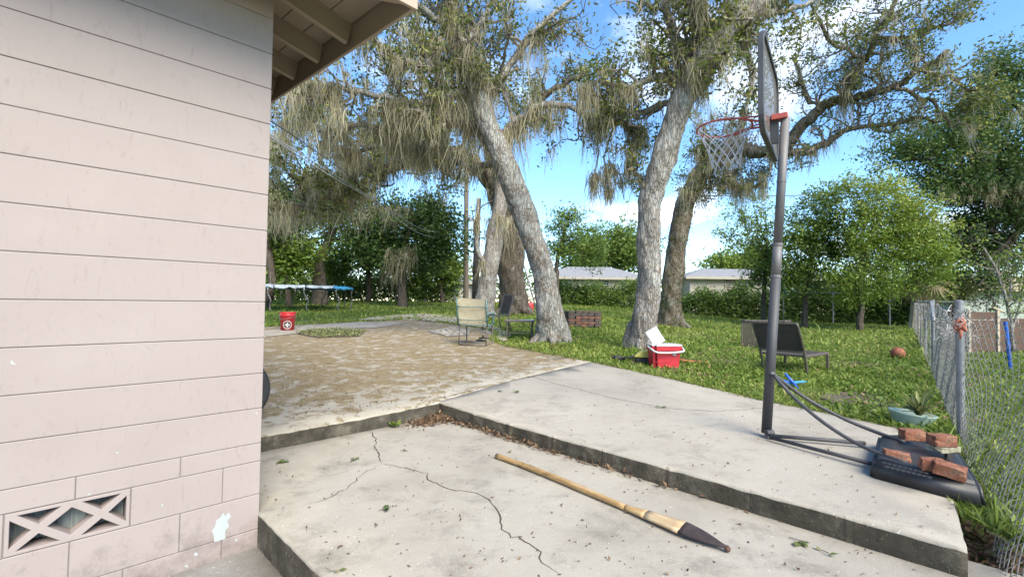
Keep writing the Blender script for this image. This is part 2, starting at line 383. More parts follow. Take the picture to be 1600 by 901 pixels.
M['roofwhite'] = simple('pale_grey_roofing', (0.24, 0.24, 0.24), (0.19, 0.19, 0.19), 3, 0.85, 0.2, 20)
M['rooftan'] = simple('tan_shingle_roofing', (0.40, 0.31, 0.22), (0.31, 0.24, 0.17), 6, 0.9, 0.3, 20)
M['glass'] = simple('dark_window_glass', (0.05, 0.06, 0.075), (0.03, 0.035, 0.045), 3, 0.1, 0)
M['windowbrick'] = simple('red_brown_shutter', (0.17, 0.10, 0.085), (0.13, 0.075, 0.065), 6, 0.8, 0.2)
M['turquoise'] = simple('turquoise_paint', (0.12, 0.42, 0.46), (0.09, 0.34, 0.38), 4, 0.6, 0.1)
M['stone_pale'] = simple('pale_rubble', (0.38, 0.36, 0.31), (0.17, 0.155, 0.13), 9, 0.95, 0.5, 40)
M['crack'] = simple('crack_dirt', (0.075, 0.065, 0.05), (0.04, 0.035, 0.028), 20, 1.0, 0.4, 60)

# ------------------------------------------------------------------ mesh helpers
def tag(o, label=None, cat=None, group=None, kind=None):
    if label: o['label'] = label
    if cat: o['category'] = cat
    if group: o['group'] = group
    if kind: o['kind'] = kind
    return o
def empty(name, loc, label=None, cat=None, group=None, rz=0.0, rot=None):
    o = bpy.data.objects.new(name, None); COL.objects.link(o)
    o.location = loc; o.rotation_euler = rot or (0, 0, rz); o.empty_display_size = 0.2
    return tag(o, label, cat, group)
def link(name, me, mat, root=None):
    o = bpy.data.objects.new(name, me); COL.objects.link(o)
    for mm in (mat if isinstance(mat, (list, tuple)) else [mat]):
        me.materials.append(mm)
    if root: o.parent = root
    return o
class MB:
    """collects shapes for ONE mesh object"""
    def __init__(s): s.v = []; s.f = []; s.m = []; s.mi = 0
    def add(s, vs_, fs):
        n = len(s.v); s.v += [tuple(p) for p in vs_]
        s.f += [tuple(i + n for i in f) for f in fs]; s.m += [s.mi] * len(fs); return s
    def frame(s, o, ax, ay, az):
        """box from its centre and three half axes"""
        o, ax, ay, az = Vector(o), Vector(ax), Vector(ay), Vector(az)
        vs_ = [o + ax * i + ay * j + az * k for i in (-1, 1) for j in (-1, 1) for k in (-1, 1)]
        return s.add(vs_, [(0, 1, 3, 2), (4, 6, 7, 5), (0, 4, 5, 1), (2, 3, 7, 6), (0, 2, 6, 4), (1, 5, 7, 3)])
    def box(s, x0, x1, y0, y1, z0, z1):
        return s.frame(((x0 + x1) / 2, (y0 + y1) / 2, (z0 + z1) / 2), ((x1 - x0) / 2, 0, 0), (0, (y1 - y0) / 2, 0), (0, 0, (z1 - z0) / 2))
    def bar(s, p, q, w, h, up=(0, 0, 1)):
        p, q = Vector(p), Vector(q); d = (q - p); L = d.length; d.normalize()
        side = d.cross(Vector(up))
        if side.length < 1e-4: side = d.cross(Vector((1, 0, 0)))
        side.normalize(); u2 = side.cross(d)
        return s.frame((p + q) / 2, d * L / 2, side * w / 2, u2 * h / 2)
    def tube(s, pts, rad, n=8, cap=True, wob=0.0):
        pts = [Vector(p) for p in pts]
        if not isinstance(rad, (list, tuple)): rad = [rad] * len(pts)
        t0 = (pts[1] - pts[0]).normalized()
        a = t0.cross(Vector((0, 0, 1)))
        if a.length < 0.05: a = t0.cross(Vector((1, 0, 0)))
        a.normalize(); vs_ = []; fs = []
        for i, p in enumerate(pts):
            t = (pts[min(i + 1, len(pts) - 1)] - pts[max(i - 1, 0)])
            if t.length < 1e-9: t = t0
            t = t.normalized(); a = a - t * a.dot(t)
            if a.length < 1e-6: a = t.cross(Vector((0.3, 0.8, 0.5)))
            a.normalize(); b = t.cross(a)
            for k in range(n):
                th = 2 * PI * k / n; r = rad[i] * (1 + (random.uniform(-wob, wob) if wob else 0))
                vs_.append(p + a * (r * math.cos(th)) + b * (r * math.sin(th)))
        for i in range(len(pts) - 1):
            for k in range(n):
                k2 = (k + 1) % n
                fs.append((i * n + k, i * n + k2, (i + 1) * n + k2, (i + 1) * n + k))
        if cap:
            fs.append(tuple(range(n - 1, -1, -1))); fs.append(tuple((len(pts) - 1) * n + k for k in range(n)))
        return s.add(vs_, fs)
    def lathe(s, prof, n=24, c=(0, 0, 0), cap0=True, cap1=True):
        vs_ = []; fs = []
        for r, z in prof:
            for k in range(n):
                th = 2 * PI * k / n
                vs_.append((c[0] + r * math.cos(th), c[1] + r * math.sin(th), c[2] + z))
        for i in range(len(prof) - 1):
            for k in range(n):
                k2 = (k + 1) % n
                fs.append((i * n + k, i * n + k2, (i + 1) * n + k2, (i + 1) * n + k))
        if cap0: fs.append(tuple(range(n - 1, -1, -1)))
        if cap1: fs.append(tuple((len(prof) - 1) * n + k for k in range(n)))
        return s.add(vs_, fs)
    def prism(s, poly, d):
        """closed polygon of 3-D points pushed along d"""
        n = len(poly); d = Vector(d)
        vs_ = [Vector(p) for p in poly] + [Vector(p) + d for p in poly]
        fs = [tuple(range(n)), tuple(range(2 * n - 1, n - 1, -1))] + [(i, i + n, (i + 1) % n + n, (i + 1) % n) for i in range(n)]
        return s.add(vs_, fs)
    def mesh(s, name, off=None, bevel=0.0, segs=1, smooth=False):
        me = bpy.data.meshes.new(name)
        o = Vector(off) if off is not None else Vector((0, 0, 0))
        me.from_pydata([Vector(p) - o for p in s.v], [], s.f)
        for p, mi in zip(me.polygons, s.m): p.material_index = mi
        bm = bmesh.new(); bm.from_mesh(me)
        bmesh.ops.recalc_face_normals(bm, faces=bm.faces)
        if bevel: bmesh.ops.bevel(bm, geom=bm.edges, offset=bevel, segments=segs, affect='EDGES', profile=0.5, clamp_overlap=True)
        if smooth:
            for f in bm.faces: f.smooth = True
        bm.to_mesh(me); bm.free(); me.update()
        return me
    def build(s, name, mat, root=None, world=False, bevel=0.0, segs=1, smooth=False, off=None):
        """world=True: shapes were given in world space, root is an unrotated Empty (or part of one)"""
        if world and root is not None and off is None:
            off = Vector((0, 0, 0)); r = root
            while r is not None: off += r.location; r = r.parent
        me = s.mesh(name, off, bevel, segs, smooth)
        return link(name, me, mat, root)
def npmesh(name, V, Fq, mat, root=None, tint=None, world=True):
    V = np.asarray(V, dtype=np.float32).reshape(-1, 3); Fq = np.asarray(Fq, dtype=np.int32)
    if world and root is not None:
        off = Vector((0, 0, 0)); r = root
        while r is not None: off += r.location; r = r.parent
        V = V - np.array(off, dtype=np.float32)
    me = bpy.data.meshes.new(name); k = Fq.shape[1]; mm = len(Fq)
    me.vertices.add(len(V)); me.vertices.foreach_set('co', V.ravel())
    me.loops.add(mm * k); me.loops.foreach_set('vertex_index', Fq.ravel())
    me.polygons.add(mm); me.polygons.foreach_set('loop_start', np.arange(0, mm * k, k, dtype=np.int32))
    if tint is not None:
        at_ = me.attributes.new('tint', 'FLOAT', 'POINT'); at_.data.foreach_set('value', np.asarray(tint, dtype=np.float32))
    me.update(calc_edges=True); me.validate()
    return link(name, me, mat, root)
def unit(a):
    return a / np.maximum(np.linalg.norm(a, axis=-1, keepdims=True), 1e-9)
def leaf_arrays(P, size, width=0.42, up=0.6, droop=0.0, tint=None):
    """one folded leaf blade of four corners at each point"""
    P = np.asarray(P); n = len(P)
    d = rng.normal(size=(n, 3)); d[:, 2] = d[:, 2] * 0.7 - droop; d = unit(d)
    nr = rng.normal(size=(n, 3)); nr[:, 2] += up; s_ = unit(np.cross(nr, d)); nn = np.cross(d, s_)
    L = (size * rng.uniform(0.6, 1.35, n))[:, None]
    a = P; c = P + d * L; mid = P + d * L * 0.5 + nn * L * 0.07
    V = np.stack([a, mid + s_ * L * width * 0.5, c, mid - s_ * L * width * 0.5], 1).reshape(-1, 3)
    F_ = np.arange(n * 4).reshape(-1, 4)
    t = rng.uniform(0, 1, n) if tint is None else np.clip(tint + rng.normal(0, 0.16, n), 0, 1)
    return V, F_, np.repeat(t, 4)
def strands(P, L, w, segs=5, sway=0.10):
    """thin tapering ribbons hanging from the points"""
    P = np.asarray(P); n = len(P); L = np.asarray(L); w = np.asarray(w)
    th = rng.uniform(0, 2 * PI, n); sd_ = np.stack([np.cos(th), np.sin(th), np.zeros(n)], 1)
    rows = []; cur = P.copy(); dr = rng.normal(0, sway, (n, 3)); dr[:, 2] = 0
    for i in range(segs + 1):
        ww = (w * (1 - i / segs) ** 0.7 * (0.8 if i == 0 else 1) + 0.002)[:, None]
        rows.append(cur - sd_ * ww / 2); rows.append(cur + sd_ * ww / 2)
        dr = dr * 0.6 + rng.normal(0, sway, (n, 3)); dr[:, 2] = 0
        cur = cur + np.stack([dr[:, 0], dr[:, 1], -np.ones(n)], 1) * (L / segs)[:, None]
    k = 2 * (segs + 1)
    V = np.stack(rows, 1).reshape(-1, 3)
    base = (np.arange(n) * k)[:, None, None]
    q = np.array([[2 * i, 2 * i + 1, 2 * i + 3, 2 * i + 2] for i in range(segs)])[None]
    F_ = (base + q).reshape(-1, 4)
    return V, F_, np.repeat(np.clip(rng.normal(0.5, 0.22, n), 0, 1), k)
def catmull(pts, per=4):
    """rows (x,y,z,r) -> smooth rows"""
    P = [np.array(p, float) for p in pts]; out = []
    for i in range(len(P) - 1):
        p0, p1, p2, p3 = P[max(i - 1, 0)], P[i], P[i + 1], P[min(i + 2, len(P) - 1)]
        for k in range(per):
            t = k / per
            out.append(0.5 * ((2 * p1) + (-p0 + p2) * t + (2 * p0 - 5 * p1 + 4 * p2 - p3) * t * t + (-p0 + 3 * p1 - 3 * p2 + p3) * t ** 3))
    out.append(P[-1]); return out
def inside(poly, x, y):
    c = False; j = len(poly) - 1
    for i in range(len(poly)):
        xi, yi = poly[i][0], poly[i][1]; xj, yj = poly[j][0], poly[j][1]
        if (yi > y) != (yj > y) and x < (xj - xi) * (y - yi) / (yj - yi) + xi: c = not c
        j = i
    return c

# ------------------------------------------------------------------ ground and slabs
V0, U0 = 1.13, 2.07                       # front of the rear slab, front of the side slab (house frame)
def g2(px, py, off=0.03): p = gp(px, py, off); return (p.x, p.y)
c_in = hf(U0, V0)                         # inner corner of the two raised slabs
side_end = g2(1510, 857)
side_poly = [(c_in.x, c_in.y), g2(800, 594), g2(925, 565), g2(990, 579), g2(1060, 594), g2(1130, 610), g2(1195, 626), g2(1300, 646), g2(1400, 667), g2(1440, 700), g2(1491, 785), side_end]
p_l = hf(-0.5, V0); p_far = hf(-0.5, 11.0)
rear_poly = [(p_l.x, p_l.y), (c_in.x, c_in.y), g2(800, 594), g2(925, 565), g2(850, 551), g2(795, 541), g2(765, 531), g2(775, 519), g2(742, 511), g2(700, 505), g2(640, 499), g2(590, 501), g2(548, 503), g2(470, 507), g2(406, 511), (p_far.x - 1.5, p_far.y + 1)]
end_near = Vector((side_end[0], side_end[1], 0)) + (Vector((side_end[0], side_end[1], 0)) - Vector((*g2(1491, 785), 0))).normalized() * 4
mid_l = hf(0, V0 + .2); mid_n = hf(0, -6)
mid_poly = [(mid_l.x, mid_l.y), (hf(U0 + .2, V0 + .2).x, hf(U0 + .2, V0 + .2).y), (hf(U0 + .2, -2.8).x, hf(U0 + .2, -2.8).y), (hf(U0 + .1, -7).x, hf(U0 + .1, -7).y), (mid_n.x, mid_n.y)]
def slab(name, poly, topf, depth, mats, cell=0.35, jit=0.0):
    xs = [p[0] for p in poly]; ys = [p[1] for p in poly]
    ox, oy = poly[0]
    bm = bmesh.new()
    bm.faces.new([bm.verts.new((x, y, 0)) for x, y in poly])
    x = math.floor(min(xs) / cell) * cell
    while x < max(xs):
        bmesh.ops.bisect_plane(bm, geom=bm.verts[:] + bm.edges[:] + bm.faces[:], plane_co=(x + 0.01, 0, 0), plane_no=(1, 0, 0)); x += cell
    y = math.floor(min(ys) / cell) * cell
    while y < max(ys):
        bmesh.ops.bisect_plane(bm, geom=bm.verts[:] + bm.edges[:] + bm.faces[:], plane_co=(0, y + 0.01, 0), plane_no=(0, 1, 0)); y += cell
    bmesh.ops.subdivide_edges(bm, edges=[e for e in bm.edges if e.is_boundary], cuts=9)
    bm.normal_update()
    if bm.faces[:][0].normal.z < 0: bmesh.ops.reverse_faces(bm, faces=bm.faces[:])
    be = [e for e in bm.edges if e.is_boundary]
    for v in {v for e in be for v in e.verts}:
        v.co.x += random.uniform(-jit, jit); v.co.y += random.uniform(-jit, jit)
    for f in bm.faces: f.smooth = True
    # rounded arris, then the drop
    def push(edges, inset, dz):
        r = bmesh.ops.extrude_edge_only(bm, edges=edges)
        nv = [g for g in r['geom'] if isinstance(g, bmesh.types.BMVert)]; ne = [g for g in r['geom'] if isinstance(g, bmesh.types.BMEdge)]
        nf = [g for g in r['geom'] if isinstance(g, bmesh.types.BMFace)]
        for v in nv: v.co.z += dz
        return ne, nf
    cx = sum(xs) / len(xs); cy = sum(ys) / len(ys)
    ne, nf = push(be, 0, -0.012)
    for f in nf: f.material_index = 0; f.smooth = True
    vv = {v for e in ne for v in e.verts}
    for v in vv:
        nz_ = abs(mnoise.noise(Vector((v.co.x * 7, v.co.y * 7, 1)))) + .6 * abs(mnoise.noise(Vector((v.co.x * 23, v.co.y * 23, 3))))
        d = Vector((v.co.x - cx, v.co.y - cy, 0)).normalized() * (0.010 - .010 * nz_); v.co += d; v.co.z -= .014 * nz_
    ne2, nf2 = push(ne, 0, -depth)
    for f in nf2: f.material_index = 1; f.smooth = True
    for v in bm.verts: v.co.z += topf(v.co.x, v.co.y)
    bmesh.ops.translate(bm, verts=bm.verts, vec=(-ox, -oy, 0))
    bmesh.ops.recalc_face_normals(bm, faces=bm.faces)
    me = bpy.data.meshes.new(name); bm.to_mesh(me); bm.free()
    o = link(name, me, mats); o.location = (ox, oy, 0)
    return tag(o, kind='structure')
TOP = 0.03
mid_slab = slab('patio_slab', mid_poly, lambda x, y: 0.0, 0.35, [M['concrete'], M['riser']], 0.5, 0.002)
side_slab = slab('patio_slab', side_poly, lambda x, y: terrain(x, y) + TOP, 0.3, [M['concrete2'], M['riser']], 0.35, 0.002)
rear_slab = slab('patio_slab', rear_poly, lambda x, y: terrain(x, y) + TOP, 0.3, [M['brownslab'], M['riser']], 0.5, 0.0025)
low_poly = [(hf(0.02, .3).x, hf(0.02, .3).y), (hf(.02, -6).x, hf(.02, -6).y), (hf(-6, -6).x, hf(-6, -6).y), (hf(-6, .1).x, hf(-6, .1).y)]
low = slab('walkway', low_poly, lambda x, y: -0.19, 0.2, [M['gravelcon'], M['gravelcon']], 0.5)

def axis_coords(lo, hi, near_lo, near_hi, step, ratio):
    a = list(np.arange(near_lo, near_hi + 1e-6, step)); s = step; x = near_hi
    while x < hi: s *= ratio; x += s; a.append(x)
    s = step; x = near_lo; b = []
    while x > lo: s *= ratio; x -= s; b.append(x)
    return np.array(b[::-1] + a)
GX = axis_coords(-500, 500, -4, 6, 0.14, 1.12)
GY = axis_coords(-60, 900, 0, 9, 0.14, 1.10)
sink = [(hf(-8, 14).x, hf(-8, 14).y), (hf(1.8, 14).x, hf(1.8, 14).y)]
def ground_z(x, y):
    u, v = uv(x, y)
    z = terrain(x, y)
    if u < U0 + 0.35 and v < V0 + 0.4 and v > -2.75: return -0.5
    if inside(low_poly, x, y) or inside(mid_poly, x, y): return -0.5
    if y < 3.2 and x > 1.5:            # soil beside the slab end, down by the fence
        k = 1 - sstep(2.4, 3.6, y)
        z = z - 0.17 * k
    if abs(x) < 40 and y < 60: z += 0.02 * math.sin(x * 2.1 + y) * math.sin(y * 1.7 - x * .6) * (0 if y < 4 else 1) * 0.6
    return z
GVZ = [(x, y, ground_z(x, y)) for y in GY for x in GX]
nx = len(GX)
GF = [(j * nx + i, j * nx + i + 1, (j + 1) * nx + i + 1, (j + 1) * nx + i) for j in range(len(GY) - 1) for i in range(nx - 1)]
g = npmesh('ground', GVZ, GF, M['lawn'])
tag(g, kind='structure')
for p in g.data.polygons: p.use_smooth = True

def strip(pts, w, top=0.0015):
    """narrow crack ribbon through ground points"""
    V = []; F_ = []
    pts = [Vector(p) for p in pts]; fine = []
    for a, b in zip(pts, pts[1:]):
        k = max(2, int((b - a).length / 0.04))
        for i in range(k):
            p = a.lerp(b, i / k); fine.append(p + Vector((random.gauss(0, .009), random.gauss(0, .009), 0)))
    fine.append(pts[-1])
    for i, p in enumerate(fine):
        t = (fine[min(i + 1, len(fine) - 1)] - fine[max(i - 1, 0)]); t.z = 0
        t = t.normalized() if t.length > 1e-6 else Vector((1, 0, 0))
        s_ = Vector((-t.y, t.x, 0)); ww = w * random.uniform(0.4, 1.25) * min(1, (min(i, len(fine) - 1 - i) + .4) / 4)
        V += [p + s_ * ww / 2 + Vector((0, 0, top)), p - s_ * ww / 2 + Vector((0, 0, top))]
    F_ = [(2 * i, 2 * i + 1, 2 * i + 3, 2 * i + 2) for i in range(len(fine) - 1)]
    return V, F_
def crack(slabo, pxs, w, z=None):
    V, F_ = strip([gp(x, y, TOP, z) for x, y in pxs], w)
    off = slabo.location
    me = bpy.data.meshes.new('crack'); me.from_pydata([Vector(v) - off for v in V], [], F_)
    link('crack', me, M['crack'], slabo)
crack(mid_slab, [(573, 672), (588, 684), (587, 700), (597, 724)], .010, 0)
crack(mid_slab, [(597, 724), (575, 735), (550, 755), (520, 775), (470, 790)], .006, 0)
crack(mid_slab, [(597, 724), (640, 733), (668, 740), (672, 752), (700, 764), (735, 767), (765, 781), (776, 793), (785, 828), (800, 838), (830, 850), (850, 878), (875, 897)], .0085, 0)
crack(mid_slab, [(776, 840), (788, 832)], .007, 0)
crack(side_slab, [(832, 588), (870, 600), (905, 608), (950, 620), (1010, 632), (1070, 640), (1130, 642), (1195, 637)], .008)
crack(side_slab, [(1225, 640), (1245, 641), (1262, 637)], .008)
crack(side_slab, [(676, 625), (740, 609), (800, 595), (860, 581), (925, 566)], .014)

# bare sand, ash and weeds beyond the rear slab
def patch(name, pxs, mat, off, kind='structure', jit=0.05):
    P = []
    for i, (a, b) in enumerate(zip(pxs, pxs[1:] + pxs[:1])):
        for k in range(6):
            q = gp(a[0] + (b[0] - a[0]) * k / 6, a[1] + (b[1] - a[1]) * k / 6)
            q.x += random.gauss(0, jit); q.y += random.gauss(0, jit * 2); P.append(q)
    bm = bmesh.new()
    bm.faces.new([bm.verts.new((p.x, p.y, 0)) for p in P])
    y = min(p.y for p in P)
    while y < max(p.y for p in P):
        y += 0.6
        bmesh.ops.bisect_plane(bm, geom=bm.verts[:] + bm.edges[:] + bm.faces[:], plane_co=(0, y, 0), plane_no=(0, 1, 0))
    for v in bm.verts: v.co.z = terrain(v.co.x, v.co.y) + off
    me = bpy.data.meshes.new(name); bm.to_mesh(me); bm.free()
    for p in me.polygons:
        if p.normal.z < 0: p.flip()
    o = link(name, me, mat); return tag(o, kind=kind)
patch('sand_path', [(548, 502), (600, 494), (660, 491), (715, 494), (745, 503), (775, 512), (800, 525), (790, 537), (740, 512), (690, 503), (620, 500)], M['sand'], 0.036)
patch('sand_path', [(406, 520), (470, 512), (545, 505), (640, 505), (600, 512), (480, 521), (406, 530)], M['sand'], 0.040, jit=.06)
patch('bare_soil', [(1285, 620), (1340, 612), (1400, 625), (1420, 645), (1385, 660), (1330, 645)], M['soil'], 0.022)
patch('weed_bed', [(462, 524), (490, 518), (530, 517), (572, 521), (560, 528), (500, 530)], M['soil'], 0.044, jit=.02)
patch('ash_bed', [(668, 520), (700, 514), (735, 517), (733, 526), (700, 528)], simple('grey_ash', (0.34, 0.32, 0.28), (0.13, 0.12, 0.105), 30, 1.0, 0.9, 50), 0.047, jit=.02)
ashp = [gp(x, y) for x, y in ((668, 520), (700, 514), (735, 517), (733, 526), (700, 528))]
b = MB()
for i in range(260):
    w_ = np.random.default_rng(i).dirichlet([1] * 5); q = sum((ashp[k] * float(w_[k]) for k in range(5)), Vector()); q.z = terrain(q.x, q.y) + .055
    h_ = random.uniform(.012, .035); b.frame(q, Vector((random.gauss(0, 1), random.gauss(0, 1), .2)).normalized() * h_ * 1.5, Vector((random.gauss(0, 1), random.gauss(0, 1), .1)).normalized() * h_, (0, 0, h_ * .7))
tag(b.build('ash_rubble', M['stone_pale']), 'pale rubble and ash heaped beside the beige chair', 'rubble', kind='stuff')

# ------------------------------------------------------------------ the house
house = empty('house', hf(0, 0, -0.19), 'pink painted concrete block house wall with tan hip roof eave', 'house')
def hbox(mb, u0, u1, v0, v1, z0, z1):
    c = hf((u0 + u1) / 2, (v0 + v1) / 2, (z0 + z1) / 2)
    return mb.frame(c, E1 * ((u1 - u0) / 2), E2 * ((v1 - v0) / 2), (0, 0, (z1 - z0) / 2))
def wall_u(px, py):
    d = ray(px, py); o = Vector((0, 0, CAM_H))
    k = (HC - o).dot(E2) / d.dot(E2)
    p = o + d * k
    return uv(p.x, p.y)[0]
core = MB()
hbox(core, -6, -0.004, 0.009, 0.2, -0.3, 3.2); hbox(core, -0.2, -0.006, 0.2, 9, -0.3, 3.2)
wall = core.build('wall', M['mortar'], house, world=True)
def piece(name, u0, u1, z0, z1, parent=wall, g_=0.0015):
    b = MB(); hbox(b, u0 + (g_ if u0 > -5.5 else 0), u1 - (g_ if u1 < -0.01 else 0), 0.0 + random.uniform(0, .0012), 0.05, z0 + g_, z1 - g_)
    return b.build(name, M['wall'], parent, world=True, bevel=0.0035, segs=2)
zj = [0.389, 0.585, 0.78, 0.98, 1.183, 1.386, 1.59, 1.795, 2.0, 2.205, 2.41, 2.615, 2.82, 3.02, 3.2]
for a, b in zip(zj, zj[1:]): piece('block_course', -6, 0, a, b)
def row(z0, z1, joints, skip=None):
    js = [-6] + joints + [0]
    for i in range(len(js) - 1):
        if skip is not None and i == skip: continue
        piece('block', js[i], js[i + 1], z0, z1)
ua, ub = wall_u(5, 830), wall_u(204, 800)
row(0.288, 0.389, [wall_u(118, 765) - .82, wall_u(118, 765) - .41, wall_u(118, 765), wall_u(282, 735)])
row(0.105, 0.288, [ua - .8, ua - .4, ua, ub, wall_u(348, 757)], skip=3)
row(-0.088, 0.105, [wall_u(280, 850) - 1.2, wall_u(280, 850) - .8, wall_u(280, 850) - .41, wall_u(280, 850)])
row(-0.30, -0.088, [wall_u(346, 860) - .82, wall_u(346, 860) - .41, wall_u(346, 860)])
# breeze block: seven openings left by two crossed pairs of bars
def vent_block():
    L, Hh = ub - ua - .006, 0.183 - .006
    bm = bmesh.new()
    def loop(pts):
        vs_ = [bm.verts.new((x, 0, z)) for x, z in pts]
        return [bm.edges.new((vs_[i], vs_[(i + 1) % len(vs_)])) for i in range(len(vs_))]
    b = .014; w = .020; q = L / 2; ez = loop([(0, 0), (L, 0), (L, Hh), (0, Hh)])
    hz = Hh / 2; s = 1.0
    for c in (0, q):
        x0, x1, xm = c + b, c + q - b * .0, c + q / 2
        ez += loop([(c + .035, Hh - b), (c + q - .035, Hh - b), (xm, hz + w)])
        ez += loop([(c + .035, b), (xm, hz - w), (c + q - .035, b)])
    ez += loop([(b, .03), (q / 2 - w * 1.2, hz), (b, Hh - .03)])
    ez += loop([(L - b, .03), (L - b, Hh - .03), (q * 1.5 + w * 1.2, hz)])
    ez += loop([(q - q / 2 + w * 1.3, hz), (q, .028), (q + q / 2 - w * 1.3, hz), (q, Hh - .028)])
    bmesh.ops.triangle_fill(bm, edges=ez, use_beauty=True, use_dissolve=False)
    r = bmesh.ops.extrude_face_region(bm, geom=bm.faces[:])
    for g_ in r['geom']:
        if isinstance(g_, bmesh.types.BMVert): g_.co.y += 0.075
    bmesh.ops.recalc_face_normals(bm, faces=bm.faces)
    bmesh.ops.bevel(bm, geom=[e for e in bm.edges if len(e.link_faces) == 2 and e.calc_face_angle(0) > 1 and e.verts[0].co.y < .001 and e.verts[1].co.y < .001], offset=.002, segments=1, affect='EDGES')
    me = bpy.data.meshes.new('vent_block')
    for v in bm.verts:
        p = hf(ua + .003 + v.co.x, v.co.y, .108 + v.co.z) - hf(0, 0, -0.19); v.co = p
    bm.to_mesh(me); bm.free()
    o = link('vent_block', me, M['wall'], wall)
    o['label'] = 'breeze block with triangular openings'
# the core is cut away behind the vent by a recess box in the core's own mesh
def recess():
    bm = bmesh.new(); bm.from_mesh(wall.data)
    bm.free()
vent_block()
# rebuild the core round the vent opening so that the openings have depth
core2 = MB()
hbox(core2, -6, ua + .012, 0.0055, 0.2, -0.3, 3.2); hbox(core2, ub - .012, -0.004, 0.0055, 0.2, -0.3, 3.2)
hbox(core2, ua + .012, ub - .012, 0.0055, 0.2, -0.3, .115); hbox(core2, ua + .012, ub - .012, 0.0055, 0.2, .278, 3.2)
hbox(core2, ua + .012, ub - .012, 0.19, 0.2, .115, .278)
hbox(core2, -0.2, -0.006, 0.2, 9, -0.3, 3.2)
_me = core2.mesh('wall', hf(0, 0, -0.19)); _me.materials.append(M['mortar']); wall.data = _me
scr = MB()
hbox(scr, ua + .014, ub - .014, 0.115, 0.12, .118, .275)
for i in range(9):
    uu = ua + .03 + i * .045
    hbox(scr, uu, uu + .008, 0.105, 0.114, .118, .275)
scr.build('vent_screen', M['screen'], wall, world=True)
# chipped paint showing the old white coat
def chip(pxs):
    P = []
    for x, y in pxs:
        u = wall_u(x, y); d = ray(x, y); k = (HC - Vector((0, 0, CAM_H))).dot(E2) / d.dot(E2)
        P.append(hf(u, -0.0006, CAM_H + d.z * k))
    b = MB(); b.prism(P, E2 * 0.0016); b.build('paint_chip', M['chip'], wall, world=True)
chip([(335, 846), (352, 841), (352, 828), (358, 822), (355, 813), (361, 806), (357, 800), (352, 806), (349, 801), (343, 809), (338, 812), (336, 822), (331, 828), (334, 836)])
chip([(303, 864), (308, 862), (309, 867), (304, 868)]); chip([(366, 843), (371, 841), (370, 846)]); chip([(288, 884), (293, 881), (294, 886)])
chip([(251, 787), (255, 787), (254, 791)]); chip([(137, 771), (141, 770), (141, 774)]); chip([(180, 706), (186, 706), (184, 709)])
# roof: hip corner with open eaves
SO, EZ, SL = 0.58, 3.055, 0.25
def under(s): return EZ + SL * (SO - s)
def he(u, v, z): return hf(u - .064 * (v + SO), v, z)      # this eave runs a few degrees off square
roof = MB()
rp = [hf(SO + .02, -SO - .02, EZ + .03 - .005), he(SO + .02, 9, EZ + .03 - .005), hf(-3, 9, under(-3) + .03), hf(-3, 3, under(-3) + .03)]
roof.prism(rp, (0, 0, .03))
rp2 = [hf(SO + .02, -SO - .02, EZ + .03 - .005), hf(-3, 3, under(-3) + .03), hf(-6, 3, under(-3) + .03), hf(-6, -SO - .02, EZ + .03 - .005)]
roof.prism(rp2, (0, 0, .03))
roofo = roof.build('roof', M['shingle'], house, world=True)
bw, gap = 0.142, 0.006
for i in range(6):
    s1 = SO - .02 - i * bw; s0 = s1 - bw + gap
    b = MB(); b.prism([he(s1, -s1, under(s1)), he(s1, 9, under(s1)), he(s0, 9, under(s0)), he(s0, -s0, under(s0))], (0, 0, .018)); b.build('roof_board', M['trim'], roofo, world=True)
    b = MB(); b.prism([hf(s1, -s1, under(s1)), hf(s0, -s0, under(s0)), hf(-6, -s0, under(s0)), hf(-6, -s1, under(s1))], (0, 0, .018)); b.build('roof_board', M['trim'], roofo, world=True)
def rafter(p, q, w=0.04, h=0.135):
    b = MB(); b.bar(p - Vector((0, 0, h / 2 + .002)), q - Vector((0, 0, h / 2 + .002)), w, h); b.build('rafter', M['trim'], roofo, world=True, bevel=.002)
for i in range(14):
    vv_ = 0.12 + i * 0.40
    rafter(he(-.02, vv_, under(-.02)), he(SO - .022, vv_, under(SO - .022)))
for i in range(8):
    uu = -0.10 - i * 0.5
    rafter(hf(uu, .02, under(-.02)), hf(uu, -SO + .022, under(SO - .022)))
rafter(hf(-.03, .03, under(-.03)), hf(SO - .025, -SO + .025, under(SO - .025)), .045, .135)
fdir = (he(SO, 9, 0) - he(SO, -SO, 0)); fa = MB(); fa.frame(he(SO, (9 - SO) / 2, EZ - .055), E1 * .011, fdir / 2, (0, 0, .105)); fa.build('fascia', M['trim_light'], roofo, world=True, bevel=.002)
fa = MB(); fa.frame(hf((-6 + SO) / 2 + .011, -SO - .0, EZ - .058), E1 * ((6 + SO) / 2), E2 * .011, (0, 0, .108)); fa.build('fascia', M['trim_light'], roofo, world=True, bevel=.002)

